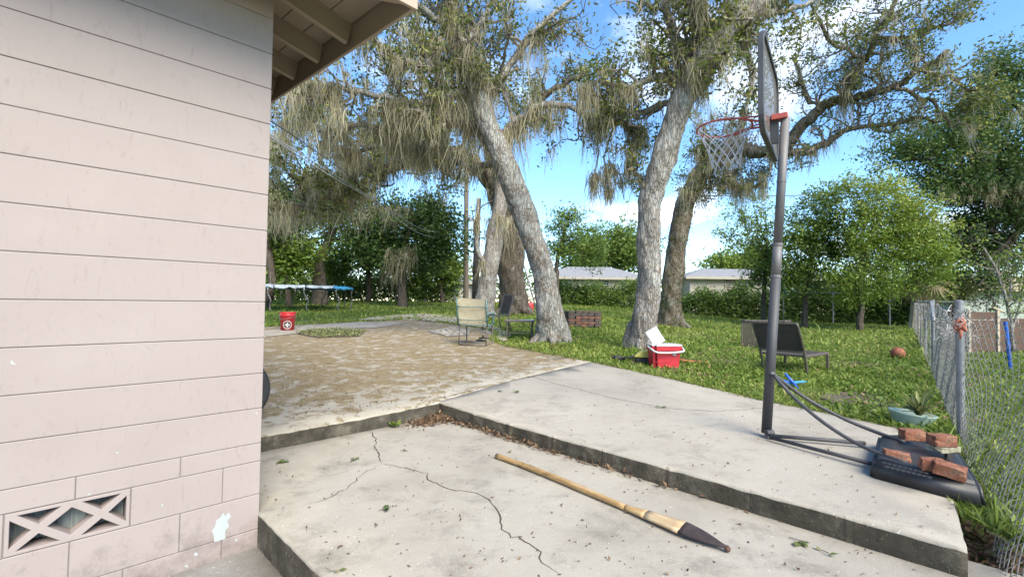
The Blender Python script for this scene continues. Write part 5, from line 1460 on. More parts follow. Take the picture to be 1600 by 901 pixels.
for i, (pts, rad) in enumerate(lc_):
    C.sprout(pts, rad, (18, 14, 17, 11, 15, 13, 8, 10, 9, 12)[i], (.95, .85, 1.0, .9, 1.0, .8, .7, .8, .7, .9)[i], 2, .12, 1.0, (0, 0, .35), leafy=.5, mossy=(.10, .08, .05, .04, .03, .04, .05, .4, .4, .03)[i], mlen=.6)
    C.drape(pts, (60, 25, 25, 6, 6, 14, 8, 50, 70, 3)[i], .75)
C.sprout(tp_, tr_, 14, .9, 2, .35, .95, (.2, 0, 0), leafy=.9, mossy=.25, mlen=.7)
C.drape(tp_, 90, 1.1, .55, .95, .2)
for i in range(150):
    k = random.randint(0, int(len(tp_) * .75)); a = random.uniform(PI, 2 * PI); C.sites.append((tp_[k] + Vector((math.cos(a) * tr_[k], math.sin(a) * tr_[k], random.uniform(-.1, .1))), .09, 1.0, .3))
C.perleaf = 8; C.leafsize = .10
C.finish(.48, .6, .1, 14, .015)

# A2 and A3: big trunks behind the leaning oak
d2 = 20.0; b2 = atd(803, 486, d2); b2.z = terrain(b2.x, b2.y)
D = Tree('oak_tree', b2, 'thick dark oak trunk behind the leaning oak', 'moss hung live oaks', M['barkD'], M['oakleaf'])
tp_, tr_ = D.limb('trunk', up_rows([(803, 492, 48), (802, 470, 44), (799, 430, 42), (796, 390, 44), (790, 345, 44), (783, 300, 40), (775, 262, 34), (768, 220, 26)], d2, d2 - 1), 4, 16, .07)
D.flare(b2, .62, 7, 1.45, .5)
def DL(rows, d0, d1, n=10): return D.limb('limb', up_rows(rows, d0, d1), 4, n, .09, .05)
ld = [DL([(784, 300, 26), (755, 268, 24), (728, 246, 22), (692, 237, 20), (655, 246, 17), (620, 261, 14), (585, 263, 12), (548, 268, 9), (500, 282, 6), (450, 270, 4)], d2 - .5, 12.5),
      DL([(655, 246, 10), (640, 215, 9), (600, 212, 8), (560, 225, 6), (520, 215, 4)], 15.5, 13),
      DL([(770, 235, 22), (740, 190, 18), (700, 165, 14), (660, 120, 10), (640, 80, 6)], d2 - 1, 16),
      DL([(775, 255, 18), (800, 210, 15), (830, 170, 12), (880, 130, 8), (920, 110, 5)], d2 - 1, 18),
      DL([(585, 263, 8), (560, 290, 7), (520, 300, 6), (470, 320, 5), (430, 315, 4)], 14, 12.5)]
for i, (pts, rad) in enumerate(ld):
    D.sprout(pts, rad, (24, 13, 13, 12, 14)[i], 1.15, 2, .15, 1.0, (0, 0, .1), leafy=.6, mossy=.26, mlen=.75)
    D.drape(pts, (150, 60, 40, 30, 90)[i], .95, 0, 1, .05)
D.drape(tp_, 90, 1.4, .5, 1.0, .35)
D.perleaf = 9; D.leafsize = .13
D.finish(.45, .6, .1, 14, .017)
d3 = 17.5; b3 = atd(756, 488, d3); b3.z = terrain(b3.x, b3.y)
E3 = Tree('oak_tree', b3, 'slim grey oak trunk behind the beige patio chair', 'moss hung live oaks', M['barkB'], M['oakleaf'])
tp_, tr_ = E3.limb('trunk', up_rows([(755, 492, 36), (758, 470, 31), (764, 430, 28), (771, 385, 26), (778, 340, 25), (786, 295, 24), (792, 255, 20)], d3, d3 + .4), 4, 14, .06)
E3.flare(b3, .38, 6, 1.4, .35)
pts, rad = E3.limb('limb', up_rows([(763, 418, 9), (748, 395, 8), (744, 360, 7), (747, 310, 5)], d3, d3 - .2), 4, 8, .08, .02)
E3.drape(pts, 40, .9); E3.drape(tp_, 30, .9, .5, 1, .2)
E3.sprout(tp_, tr_, 5, .7, 1, .6, 1.0, leafy=.5, mossy=.4)
E3.perleaf = 10; E3.leafsize = .12; E3.finish(.45, .6, .1, 9, .03)
# dead trunk and utility pole
d4 = 22.0; q = atd(743, 478, d4); q.z = terrain(q.x, q.y)
dt = empty('dead_trunk', q, 'thin bare dead trunk between utility pole and oaks', 'trunk')
b = MB(); b.tube([q, atd(744, 420, d4), atd(746, 350, d4), atd(750, 310, d4)], [.19, .17, .13, .05], 10, wob=.08); b.build('trunk', M['barkD'], dt, world=True, smooth=True)
b = MB(); b.tube([atd(745, 372, d4), atd(741, 355, d4), atd(738, 330, d4)], [.06, .04, .02], 6); b.build('broken_limb', M['barkD'], dt, world=True, smooth=True)
d5 = 27.0; q = atd(728, 474, d5); q.z = terrain(q.x, q.y)
up_ = empty('utility_pole', q, 'weathered wooden utility pole carrying the service lines', 'utility pole')
b = MB(); b.tube([q, atd(729, 255, d5)], [.16, .12], 12); b.build('pole_shaft', M['utility'], up_, world=True)
b = MB(); b.tube([atd(735, 345, d5 - .2), atd(735, 340, d5 - .2)], .14, 10); b.build('insulator', M['galv'], up_, world=True)

# ------------------------------------------------------------------ background trees, shrubs, hedge
BG = 'trees around the yard boundary'
def bg_tree(name, base_px, d, label, leaf, blobs, trunk=None, size=.2, per=10, moss=None, bark='barkD', mlen=1.2, width=.45, cat='tree', group=BG):
    p = atd(base_px[0], base_px[1], d); p.z = terrain(p.x, p.y)
    t = Tree(name, p, label, group, M[bark], M[leaf], cat)
    if trunk:
        rows = [(x, y, d, w) for x, y, w in trunk]
        R4 = [(p.x, p.y, p.z - .1, trunk[0][2] / FPX * d / 2 * 1.25)] + [(*atd(x, y, d), w / FPX * d / 2) for x, y, w in trunk]
        pts, rad = t.limb3('trunk', R4, 4, 10, .08, .02)
        for (px, py, rx, ry, rz, n, *tn) in blobs:      # limbs out to each clump of foliage
            i = random.randint(len(pts) * 2 // 3, len(pts) - 1); c = atd(px, py, d); c += Vector((random.uniform(-.3, .3) * rx, 0, -rz * .2))
            m_ = pts[i].lerp(c, .5) + Vector((random.gauss(0, .1), random.gauss(0, .1), random.gauss(0, .1)))
            r0 = rad[i] * .5
            t.twig.tube([pts[i], m_, c], [r0, r0 * .7, r0 * .25], 6, cap=False)
            for _ in range(6):
                t.grow(m_.lerp(c, random.random()), Vector((random.gauss(0, 1), random.gauss(0, 1), random.gauss(0, .8))), rx * .7, r0 * .3, 1, leafy=.4, mossy=0)
    for (px, py, rx, ry, rz, n, *tn) in blobs:
        dd = d + (tn[1] if len(tn) > 1 else 0)
        t.blob(px, py, dd, rx, ry, rz, n, tn[0] if tn and tn[0] is not None else None, spread=size * .9)
    if moss:
        for (px, py, rx, n) in moss:
            c = atd(px, py, d - .5)
            for _ in range(n): t.moss.append((c + Vector((random.uniform(-rx, rx), random.uniform(-.6, .3), random.uniform(-.3, .3))), mlen * random.uniform(.4, 1.3)))
    t.leafsize = size; t.perleaf = per
    t.finish(width, .6, .15, 14, .025)
    return t
# left side, beyond the trampoline
bg_tree('oak_tree', (500, 455), 25, 'dark oak trunk curving up behind the trampoline', 'darkleaf',
        [(470, 330, 2.6, 1.8, 1.3, 420, .45), (430, 360, 1.7, 1.5, 1.4, 280, .6), (520, 300, 2.2, 1.5, 1.0, 260, .3), (560, 340, 1.8, 1.5, 1.2, 260, .4), (440, 400, 1.6, 1.2, .9, 240, .75)],
        [(500, 440, 20), (498, 410, 18), (510, 385, 15), (518, 360, 11), (520, 330, 8)], .22, 11, [(440, 290, 1.5, 60), (520, 270, 2.0, 60), (430, 340, .8, 40)])
bg_tree('oak_tree', (629, 470), 24, 'moss hung dark oak standing by the back fence', 'darkleaf',
        [(640, 345, 2.2, 1.6, 1.2, 380, .3), (590, 370, 1.8, 1.4, 1.1, 300, .45), (690, 370, 1.7, 1.3, 1.2, 300, .4), (620, 400, 1.7, 1.2, .9, 240, .45), (665, 400, 1.2, 1.2, .9, 200, .35), (660, 320, 1.3, 1, .8, 110, .2), (690, 340, 1.0, 1, .8, 110, .3)],
        [(629, 455, 13), (627, 420, 11), (630, 390, 10), (637, 360, 8), (640, 330, 6)], .19, 11, [(630, 395, .7, 50), (600, 330, 1.4, 60)])
bg_tree('broadleaf_tree', (575, 460), 29, 'mid green tree between the two dark oaks on the left', 'midleaf',
        [(560, 390, 2.0, 1.5, 1.4, 320, .6), (520, 415, 1.8, 1.2, 1.0, 240, .6), (605, 400, 1.8, 1.3, 1.3, 280, .4)],
        [(577, 450, 8), (575, 420, 7), (570, 395, 5)], .24, 11, [(610, 420, .5, 24)])
bg_tree('broadleaf_tree', (690, 462), 30, 'light green bushy tree beside the utility pole', 'midleaf',
        [(680, 400, 1.8, 1.4, 1.4, 280, .6), (705, 420, 1.3, 1.2, 1.1, 190, .65), (655, 420, 1.4, 1.2, 1.0, 200, .5)],
        [(690, 455, 6), (688, 430, 5), (684, 410, 4)], .24, 11)
bg_tree('palm_shrub', (450, 468), 23, 'bright green broadleaf shrub behind the trampoline', 'brightleaf',
        [(425, 395, 1.3, 1, .9, 170, .5), (470, 390, 1.2, 1, .7, 150, .45), (445, 420, 1.1, .9, .6, 120, .3)],
        [(450, 455, 7), (447, 425, 6), (445, 405, 5)], .22, 10, cat='shrub')
bg_tree('oak_tree', (414, 480), 22, 'leaning bare trunk with hanging moss left of the trampoline', 'darkleaf',
        [(405, 330, 2.0, 1.2, 1.6, 260, .3), (395, 250, 2.0, 1.2, 1.4, 200, .4)],
        [(417, 470, 14), (425, 440, 11), (420, 400, 10), (412, 350, 9), (405, 300, 7)], .2, 10, [(425, 215, .6, 60), (418, 300, .5, 50), (430, 330, .7, 50)])
# low growth along the left fence
def hedge(name, x0, y0, x1, y1, d0, d1, top0, top1, n, leaf, label, size=.2, per=10, depth=.6, tint=None):
    """a run of growth from pixel column x0 to x1"""
    p = gp(x0, y0) if d0 is None else atd(x0, y0, d0); p.z = terrain(p.x, p.y)
    t = Tree(name, p, label, None, M['barkD'], M[leaf], 'hedge')
    for i in range(n):
        k = random.random(); d = d0 + (d1 - d0) * k; px = x0 + (x1 - x0) * k
        a = atd(px, 470, d); g0 = terrain(a.x, a.y); ht = atd(px, top0 + (top1 - top0) * k, d).z - g0
        ht *= 1 + .16 * math.sin(px * .11) + .10 * math.sin(px * .043 + 2) + .06 * math.sin(px * .31)
        z = g0 + ht * (random.random() ** .8) + random.gauss(0, .06)
        t.sites.append((Vector((a.x + random.gauss(0, .12), a.y + random.gauss(0, depth * .5), z)), size, 1.0, tint))
    for i in range(int(abs(x1 - x0) / 9)):
        k = random.random(); d = d0 + (d1 - d0) * k; a = atd(x0 + (x1 - x0) * k, 470, d); g0 = terrain(a.x, a.y)
        t.grow((a.x, a.y, g0 - .05), (random.gauss(0, .2), random.gauss(0, .2), 1), 1.3, .02, 1, leafy=.3, mossy=0)
    t.leafsize = size; t.perleaf = per; t.finish(.4, .4, .25)
hedge('vine_hedge', 405, 470, 715, 474, 30.8, 31, 436, 432, 1700, 'midleaf', 'vine covered growth along the left back fence', .2, 10, .8, .5)
hedge('vine_hedge', 858, 480, 1000, 486, 29, 28.5, 447, 447, 1050, 'midleaf', 'dense green hedge behind the brick fire pit', .17, 12, .8, .42)
hedge('vine_hedge', 1066, 485, 1205, 492, 28.5, 27, 458, 455, 1000, 'midleaf', 'leafy vine hedge between dark oak and hoop pole', .17, 12, .7, .38)
hedge('vine_hedge', 1215, 488, 1425, 500, 26.5, 23, 450, 448, 1700, 'midleaf', 'dark shrubby hedge behind the loungers', .16, 12, .8, .45)
# middle and right background
bg_tree('broadleaf_tree', (868, 470), 27, 'small tree rising behind the leaning oak trunk', 'midleaf',
        [(880, 355, 1.3, 1.1, .9, 110, .55), (905, 380, 1.4, 1.1, .8, 130, .5), (870, 390, .9, .9, .7, 80, .5), (930, 395, 1.0, .9, .8, 100, .4), (895, 335, .7, .7, .5, 40, .7)],
        [(869, 440, 8), (870, 415, 7), (876, 385, 5), (884, 360, 3)], .17, 10)
bg_tree('broadleaf_tree', (960, 440), 55, 'large rounded green tree far behind the hedge', 'midleaf',
        [(965, 380, 4.2, 3, 2.2, 460, .55), (935, 400, 3.2, 2.5, 1.8, 300, .45), (990, 400, 2.6, 2.2, 2.2, 280, .5), (905, 412, 3.0, 2, 1.6, 240, .35)],
        [(960, 430, 9), (962, 405, 7)], .40, 11)
bg_tree('broadleaf_tree', (1140, 440), 48, 'pale green trees beyond the far roof', 'brightleaf',
        [(1125, 412, 2.4, 2, 1.0, 150, .6), (1160, 410, 2.4, 2, 1.2, 170, .7), (1185, 400, 2.2, 2, 1.6, 170, .5)],
        [(1140, 430, 6), (1142, 415, 5)], .34, 10)
bg_tree('broadleaf_tree', (1192, 480), 22, 'feathery thin branched tree left of the hoop pole', 'midleaf',
        [(1170, 350, 1.1, .9, .9, 34, .7), (1195, 365, 1.2, 1, 1.1, 70, .6), (1150, 330, .9, .8, .6, 22, .75), (1200, 400, 1.2, 1, 1.0, 150, .45), (1190, 430, 1.0, .9, .8, 130, .35), (1140, 370, .8, .7, .5, 16, .7), (1175, 310, .8, .7, .5, 18, .8)],
        [(1194, 465, 7), (1196, 430, 6), (1198, 400, 5), (1196, 370, 3)], .15, 10)
bg_tree('broadleaf_tree', (1258, 490), 20, 'mid green tree just right of the hoop pole', 'midleaf',
        [(1250, 375, 1.1, 1, 1.1, 250, .45), (1285, 345, 1.2, 1, 1.0, 220, .5), (1262, 420, 1.1, 1, .9, 220, .35), (1240, 440, .8, .8, .8, 150, .4), (1300, 385, 1.0, 1, .9, 200, .4), (1275, 310, .9, .8, .5, 50, .5), (1300, 300, .8, .7, .4, 40, .5)],
        [(1258, 480, 8), (1260, 440, 7), (1268, 400, 6), (1275, 360, 4)], .135, 12)
bg_tree('broadleaf_tree', (1345, 497), 18.5, 'bright yellow green tree with slim trunk behind the loungers', 'brightleaf',
        [(1380, 300, 1.1, 1, .8, 170, .75), (1350, 335, 1.1, 1, .8, 190, .6), (1420, 330, 1.2, 1, .7, 210, .75), (1390, 370, 1.3, 1, .8, 270, .5), (1440, 375, 1.2, 1, .8, 240, .55), (1465, 400, .9, .8, .6, 150, .55), (1340, 380, .9, .8, .7, 160, .4), (1430, 345, 1.0, .8, .5, 130, .85), (1330, 290, .7, .7, .4, 60, .6), (1405, 405, 1.1, .9, .6, 160, .35), (1360, 420, 1.0, .9, .6, 170, .4), (1320, 435, .9, .8, .6, 150, .35), (1450, 430, .9, .8, .6, 120, .4), (1385, 450, 1.0, .8, .5, 120, .35), (1335, 465, .8, .6, .4, 90, .3)],
        [(1345, 485, 9), (1344, 440, 8), (1348, 400, 7), (1365, 360, 5), (1380, 330, 4)], .135, 12, width=.36)
bg_tree('oak_tree', (1720, 520), 20, 'large dark shady oak crowding the right edge', 'darkleaf',
        [(1430, 235, 1.9, 1.5, 1.0, 330, .55), (1490, 215, 2.0, 1.5, 1.2, 420, .55), (1545, 170, 1.8, 1.5, 1.4, 360, .5), (1590, 230, 2.2, 1.6, 1.5, 480, .45), (1520, 285, 2.4, 1.6, 1.2, 480, .25), (1590, 330, 2.2, 1.8, 1.4, 480, .2), (1530, 350, 2.2, 1.6, 1.1, 360, .15, 1.0), (1560, 400, 2.6, 1.6, 1.3, 420, .2, 2.0), (1480, 290, 1.6, 1.3, .9, 260, .4), (1650, 300, 2.6, 2, 2.6, 380, .3), (1600, 120, 1.8, 1.5, 1.1, 240, .5), (1500, 390, 1.6, 1.2, .9, 200, .25, 1.5), (1560, 100, 1.3, 1.2, .8, 120, .5), (1520, 440, 2.0, 1.2, .9, 240, .15, 2.5)],
        [(1720, 480, 46), (1705, 420, 42), (1690, 360, 36), (1660, 310, 28), (1620, 280, 20)], .15, 12, [(1560, 300, 1.6, 40), (1490, 300, 1.0, 16)], mlen=.6)
bg_tree('shrub', (1490, 500), 21.5, 'variegated yellow green shrub behind the cross fence', 'variegated',
        [(1487, 440, .75, .7, .75, 200, .55), (1500, 455, .7, .6, .6, 120, .35), (1475, 462, .6, .6, .5, 90, .4)], [(1488, 490, 5), (1488, 460, 4), (1488, 445, 3)], .12, 11, cat='shrub', group=None)
# wood closing the view beyond the houses
t = Tree('far_tree_line', atd(380, 470, 75), 'far dark green tree line closing the view behind the houses', None, M['barkD'], M['midleaf'], 'trees')
t.root['kind'] = 'stuff'
for i in range(2600):
    px = random.uniform(340, 1680); top = 436 + 8 * math.sin(px * .021) + 6 * math.sin(px * .057 + 1) + 4 * math.sin(px * .13)
    d = random.uniform(72, 80); a = atd(px, top, d); t.sites.append((Vector((a.x, a.y, 1.0 + (a.z - 1.0) * random.random() ** .7)), .5, 1.0, .35))
t.leafsize = .6; t.perleaf = 7; t.finish(.5, .6, .1)
# sapling in the neighbour yard
sb = atd(1583, 548, 7.6); sb.z = terrain(sb.x, sb.y)
S = Tree('sapling', sb, 'feathery green sapling in the neighbouring yard at the right edge', None, M['barkB'], M['brightleaf'])
for rows in ([(1582, 548, 7.6, 5), (1580, 510, 7.6, 4.5), (1572, 470, 7.6, 4), (1556, 420, 7.6, 3), (1535, 385, 7.6, 1.5)], [(1581, 520, 7.6, 4), (1592, 480, 7.6, 3), (1600, 440, 7.6, 2), (1602, 380, 7.6, 1.5)], [(1574, 478, 7.6, 3), (1580, 440, 7.6, 2.5), (1570, 400, 7.6, 1.5)]):
    pts, rad = S.limb('stem', rows, 4, 6, .05, .005)
    S.sprout(pts, rad, 9, .34, 1, .3, 1.0, (0, 0, .2), gn=.16, leafy=.9, mossy=0)
S.leafsize = .042; S.perleaf = 10
for i, s_ in enumerate(S.sites): S.sites[i] = (s_[0], .05, 1.0, .5)
S.finish(.4, .8, .1)

# palm with dead drooping fronds
pb_ = atd(1428, 497, 19.5); pb_.z = terrain(pb_.x, pb_.y)
palm = empty('palm_tree', pb_, 'fan palm with drooping dead brown fronds by the fence corner', 'palm')
pc = atd(1432, 428, 19.5)
b = MB(); b.tube([pb_, pb_.lerp(pc, .5) + Vector((.05, 0, 0)), pc], [.19, .17, .15], 12, wob=.1); b.build('trunk', M['palewood'], palm, world=True)
for i in range(26):
    a = random.uniform(0, 2 * PI); el = random.uniform(-1.1, 1.0); dead = el < .1 and random.random() < .75
    d = Vector((math.cos(a) * math.cos(el), math.sin(a) * math.cos(el), math.sin(el)))
    hub = pc + d * random.uniform(.55, .85) + Vector((0, 0, -.15 if dead else .1))
    V = []; F2 = []; side = d.cross(Vector((0, 0, 1))).normalized(); upv = side.cross(d)
    for k in range(22):
        th = (k / 21 - .5) * 3.6; dd = (d * math.cos(th) + side * math.sin(th)).normalized(); L = random.uniform(.65, .95) * (.75 + .25 * math.cos(th))
        w_ = side * math.cos(th) * .022 - d * math.sin(th) * .022; n0 = len(V)
        dr = Vector((0, 0, -1)) * (.55 if dead else .18)
        V += [hub, hub + dd * L * .5 + w_ + upv * .03 + dr * L * .12, hub + dd * L * .5 - w_ + upv * .03 + dr * L * .12, hub + dd * L + dr * L * .55]
        F2 += [(n0, n0 + 1, n0 + 3, n0 + 2)]
    o = npmesh('frond', [tuple(v) for v in V], F2, M['brownfrond'] if dead else M['midleaf'], palm, np.repeat(rng.uniform(.1, 1, len(V) // 4), 4))
    b = MB(); b.tube([pc - palm.location, hub - palm.location], [.02, .012], 5); st_o = b.build('frond_stalk', M['palewood'], o)

# ------------------------------------------------------------------ back fence, houses, wires
bf = empty('back_fence', atd(412, 470, 30.5), 'chain link back fence with angled barbed wire arms on the left', 'fence')
bf.location.z = terrain(bf.location.x, bf.location.y)
zt_ = atd(430, 433, 30.5).z
for i, px in enumerate((402, 438, 482, 526, 572, 618, 664, 710)):
    a = atd(px, 470, 30.5); g0 = terrain(a.x, a.y)
    b = MB(); b.tube([(a.x, a.y, g0 - .1), (a.x, a.y, zt_)], .04, 8); ps = b.build('post', M['galv'], bf, world=True)
    b = MB(); b.tube([(a.x, a.y, zt_), (a.x - .28, a.y - .25, zt_ + .52)], .05, 8); b.build('barb_arm', M['white'], ps, world=True)
a0_, a1_ = atd(395, 470, 30.5), atd(722, 470, 30.5)
b = MB(); b.tube([(a0_.x, a0_.y, zt_), (a1_.x, a1_.y, zt_)], .03, 6); b.build('top_rail', M['galv'], bf, world=True)
V, F_ = chain(lambda q: (a0_.x + q, a0_.y), a1_.x - a0_.x, lambda q: zt_, lambda q: terrain(a0_.x + q, a0_.y), .16, .006, 3)
npmesh('wire_mesh', V, F_, M['wire'], bf)
rf0, rf1 = atd(1216, 480, 26.5), atd(1425, 480, 22.5)
rf = empty('rear_fence', (rf0.x, rf0.y, terrain(rf0.x, rf0.y)), 'chain link rear fence in the hedge behind the loungers', 'fence')
zt2 = atd(1270, 458, 25.5).z
b = MB(); b.tube([(rf0.x, rf0.y - .5, zt2), (rf1.x, rf1.y - .5, zt2)], .024, 6); b.build('top_rail', M['galv'], rf, world=True)
for i in range(6):
    p = rf0.lerp(rf1, i / 5); b = MB(); b.tube([(p.x, p.y - .5, terrain(p.x, p.y) - .1), (p.x, p.y - .5, zt2)], .035, 8); b.build('post', M['galv'], rf, world=True)

def far_house(px0, px1, d, y_eave, y_ridge, wall_m, roof_m, label, wins, depth=7.0, extra=None, base_y=475, over=.5, hip=True):
    A0, A1 = atd(px0, y_eave, d), atd(px1, y_eave, d); g0 = terrain(A0.x, A0.y) - .1
    o = empty('house', (A0.x, d, g0), label, 'house')
    W = A1.x - A0.x; hE = A0.z - g0; hR = atd((px0 + px1) / 2, y_ridge, d + depth / 2).z - g0
    b = MB(); b.box(0, W, 0, depth, 0, hE - .02); b.build('wall', wall_m, o)
    b = MB(); r = over
    e = [(-r, -r, hE), (W + r, -r, hE), (W + r, depth + r, hE), (-r, depth + r, hE)]
    rd = [(depth * .35 if hip else -r, depth / 2, hR), (W - depth * .35 if hip else W + r, depth / 2, hR)]
    V = e + rd + [(x, y, z - .16) for x, y, z in e]
    b.add(V, [(0, 1, 5, 4), (1, 2, 5), (2, 3, 4, 5), (3, 0, 4), (6, 7, 1, 0), (7, 8, 2, 1), (8, 9, 3, 2), (9, 6, 0, 3), (9, 8, 7, 6)]); ro = b.build('roof', roof_m, o)
    b = MB(); b.box(-r - .02, W + r + .02, -r - .03, -r - .005, hE - .2, hE + .01); b.build('fascia', M['stuccowhite'] if roof_m is not M['rooftan'] else M['palewood'], ro)
    for (x0, x1, y0, y1, mat_, mull) in wins:
        w0, w1 = atd(x0, y0, d), atd(x1, y1, d); X0, X1, Z1, Z0 = w0.x - A0.x, w1.x - A0.x, w0.z - g0, w1.z - g0
        b = MB(); t = .07
        for (q0, q1, z0, z1) in ((X0, X1, Z0, Z0 + t), (X0, X1, Z1 - t, Z1), (X0, X0 + t, Z0 + t, Z1 - t), (X1 - t, X1, Z0 + t, Z1 - t)): b.box(q0, q1, -.06, .0, z0, z1)
        w_ = b.build('window', M['white'] if mat_ == 'glass' else M['stuccowhite'], o)
        b = MB(); b.box(X0 + t, X1 - t, -.02, -.004, Z0 + t, Z1 - t); b.build('pane', M[mat_], w_)
        for j in range(mull):
            zz_ = Z0 + t + (Z1 - Z0 - 2 * t) * (j + 1) / (mull + 1)
            b = MB(); b.box(X0 + t, X1 - t, -.045, -.021, zz_ - .025, zz_ + .025); b.build('glazing_bar', M['white'], w_)
    return o, A0, g0
h1, _, _ = far_house(850, 1010, 40, 432, 417, M['stuccowhite'], M['roofwhite'], 'cream house with pale roof behind the fire pit hedge', [(887, 897, 437, 446, 'glass', 1), (940, 952, 437, 446, 'glass', 1)])
h2, A0, g0 = far_house(1078, 1330, 38, 432, 421, M['stuccowhite'], M['roofwhite'], 'long low house with grey roof behind the hoop pole', [(1132, 1150, 436, 452, 'windowbrick', 3), (1152, 1170, 436, 452, 'windowbrick', 3), (1225, 1240, 444, 451, 'glass', 1)])
w0, w1 = atd(1222, 451, 37.6), atd(1246, 460, 37.6)
b = MB(); b.box(w0.x - h2.location.x, w1.x - h2.location.x, -.4, -.3, w1.z - g0, w0.z - g0); b.build('turquoise_panel', M['turquoise'], h2)
h3, _, _ = far_house(1505, 1720, 27, 449, 432, M['stuccogreen'], M['rooftan'], 'grey green house with tan shingle roof at the right', [(1560, 1580, 454, 466, 'glass', 1)], hip=False)
h4, _, _ = far_house(690, 735, 44, 440, 424, M['stuccowhite'], M['roofwhite'], 'white house end glimpsed beside the utility pole', [(712, 718, 446, 456, 'glass', 0)], 5)
# overhead wires
def wire(name, rows, r, mat, label, group):
    P = [atd(x, y, d) for x, y, d in rows]
    o = empty(name, P[0], label, 'cable', group); b = MB()
    b.tube([Vector(q[:3]) for q in catmull([(*p, 0) for p in P], 6)], r, 5); b.build('strand', mat, o, world=True); return o
wire('service_cable', [(405, 196, 5), (440, 222, 6.5), (515, 268, 9.5), (585, 312, 14), (655, 356, 20), (695, 362, 24), (727, 352, 27)], .008, M['cable_pale'], 'upper pale service cable sagging from house to utility pole', 'service cables left')
wire('service_cable', [(405, 200, 5), (440, 226, 6.5), (515, 274, 9.5), (590, 318, 14), (650, 362, 20), (690, 371, 24), (727, 358, 27)], .009, M['cable_pale'], 'lowest service cable sagging from house to utility pole', 'service cables left')
wire('service_cable', [(405, 178, 5), (455, 210, 6.5), (530, 262, 9.5), (600, 312, 16), (650, 328, 22), (690, 332, 25), (727, 330, 27)], .008, M['cable'], 'highest dark service cable running to the utility pole', 'service cables left')
wire('power_line', [(1700, 282, 24), (1600, 285, 25), (1500, 288, 27), (1390, 297, 30), (1330, 302, 33), (1200, 306, 38), (1070, 305, 46)], .045, M['cable_pale'], 'thick upper power line crossing the right hand trees', 'power lines right')
wire('power_line', [(1700, 312, 24), (1600, 317, 25), (1500, 322, 27), (1400, 328, 30), (1300, 334, 33), (1180, 338, 38), (1070, 338, 46)], .022, M['cable'], 'thin lower power line crossing the right hand trees', 'power lines right')

# ------------------------------------------------------------------ grass, weeds, litter
weedpx = [gp(x, y) for x, y in ((462, 524), (490, 518), (530, 517), (572, 521), (560, 528), (500, 530))]
weed_poly = [(p.x, p.y) for p in weedpx]
def grass_field():
    P = []; H_ = []
    def bare(x, y):
        return math.sin(x * 1.3 + 2 * math.sin(y * .6)) * math.sin(y * 1.1 + 1.4 * math.sin(x * .7)) + .5 * math.sin(x * 3.1 + y * 2.3)
    while len(P) < 165000:
        y = 2.2 + 27 * random.random() ** 1.7; r = random.uniform(-.62, 1.2); x = r * y
        u, v = uv(x, y)
        if inside(side_poly, x, y) or inside(rear_poly, x, y): continue
        if u < U0 + .05 and v < V0 + .1: continue
        if y < 3.0 and x < 2.4: continue
        bq = bare(x, y)
        if bq > .62 and random.random() < .35 + .5 * (bq - .62): continue
        if 3.3 < x < 7.5 and 4.2 < y < 9 and bq > .25 and random.random() < .75: continue
        if x < -.6 and y > 9 and random.random() < .35 and bq > .2: continue
        P.append((x, y, terrain(x, y) - .005)); H_.append((.026 + .022 * max(0, math.sin(x * 2.2) * math.sin(y * 1.9))) * (1 + y * .035))
    P = np.array(P); H_ = np.array(H_) * rng.lognormal(-.1, .5, len(P)); n = len(P)
    th = rng.uniform(0, 2 * PI, n); sd_ = np.stack([np.cos(th), np.sin(th), np.zeros(n)], 1) * (.0045 + .0011 * P[:, 1])[:, None]
    ln = np.stack([rng.normal(0, .55, n), rng.normal(0, .55, n), np.ones(n)], 1)
    md = P + ln * (H_ * .55)[:, None] * np.array([.55, .55, 1]); tip = P + ln * H_[:, None] * np.array([1.2, 1.2, 1])
    V = np.stack([P - sd_, P + sd_, md + sd_ * .9, tip, md - sd_ * .9], 1).reshape(-1, 3)
    k = np.arange(n)[:, None] * 5
    Fq = np.concatenate([k + np.array([[0, 1, 2, 4]]), k + np.array([[4, 2, 3, 3]])], 0)
    tint = np.clip(.46 + .16 * np.sin(P[:, 0] * 1.1 + 1) * np.sin(P[:, 1] * .9) + rng.normal(0, .2, n), 0, 1)
    # quads and tips as two meshes joined by index: use triangles throughout
    T3 = np.concatenate([k + np.array([[0, 1, 2]]), k + np.array([[0, 2, 4]]), k + np.array([[4, 2, 3]])], 0)
    o = npmesh('grass', V, T3, M['grass'], None, np.repeat(tint, 5))
    tag(o, 'patchy green weedy grass covering the yard', 'grass', kind='stuff')
grass_field()
P = []; H_ = []
edge_pts = side_poly[2:9] ; edge_pts2 = rear_poly[3:10]
for poly_ in (edge_pts, edge_pts2):
    for a, b in zip(poly_, poly_[1:]):
        for k in range(int(520 * math.dist(a, b))):
            t_ = random.random(); n_ = abs(random.gauss(0, .05)) * (1 if math.sin(7 * (a[0] + (b[0] - a[0]) * t_)) > -.3 else .4)
            x = a[0] + (b[0] - a[0]) * t_; y = a[1] + (b[1] - a[1]) * t_; e_ = Vector((b[1] - a[1], a[0] - b[0])).normalized()
            sgn = 1 if not inside(side_poly, x + e_.x * .05, y + e_.y * .05) and not inside(rear_poly, x + e_.x * .05, y + e_.y * .05) else -1
            P.append((x + sgn * e_.x * (n_ - .02), y + sgn * e_.y * (n_ - .02), terrain(x, y) + .015))
V, F_, t = leaf_arrays(np.array(P), .085, .12, .3, -.45)
tag(npmesh('edge_grass', V, F_, M['grass'], None, t), 'grass creeping over the edges of the concrete', 'grass', kind='stuff')
P = []
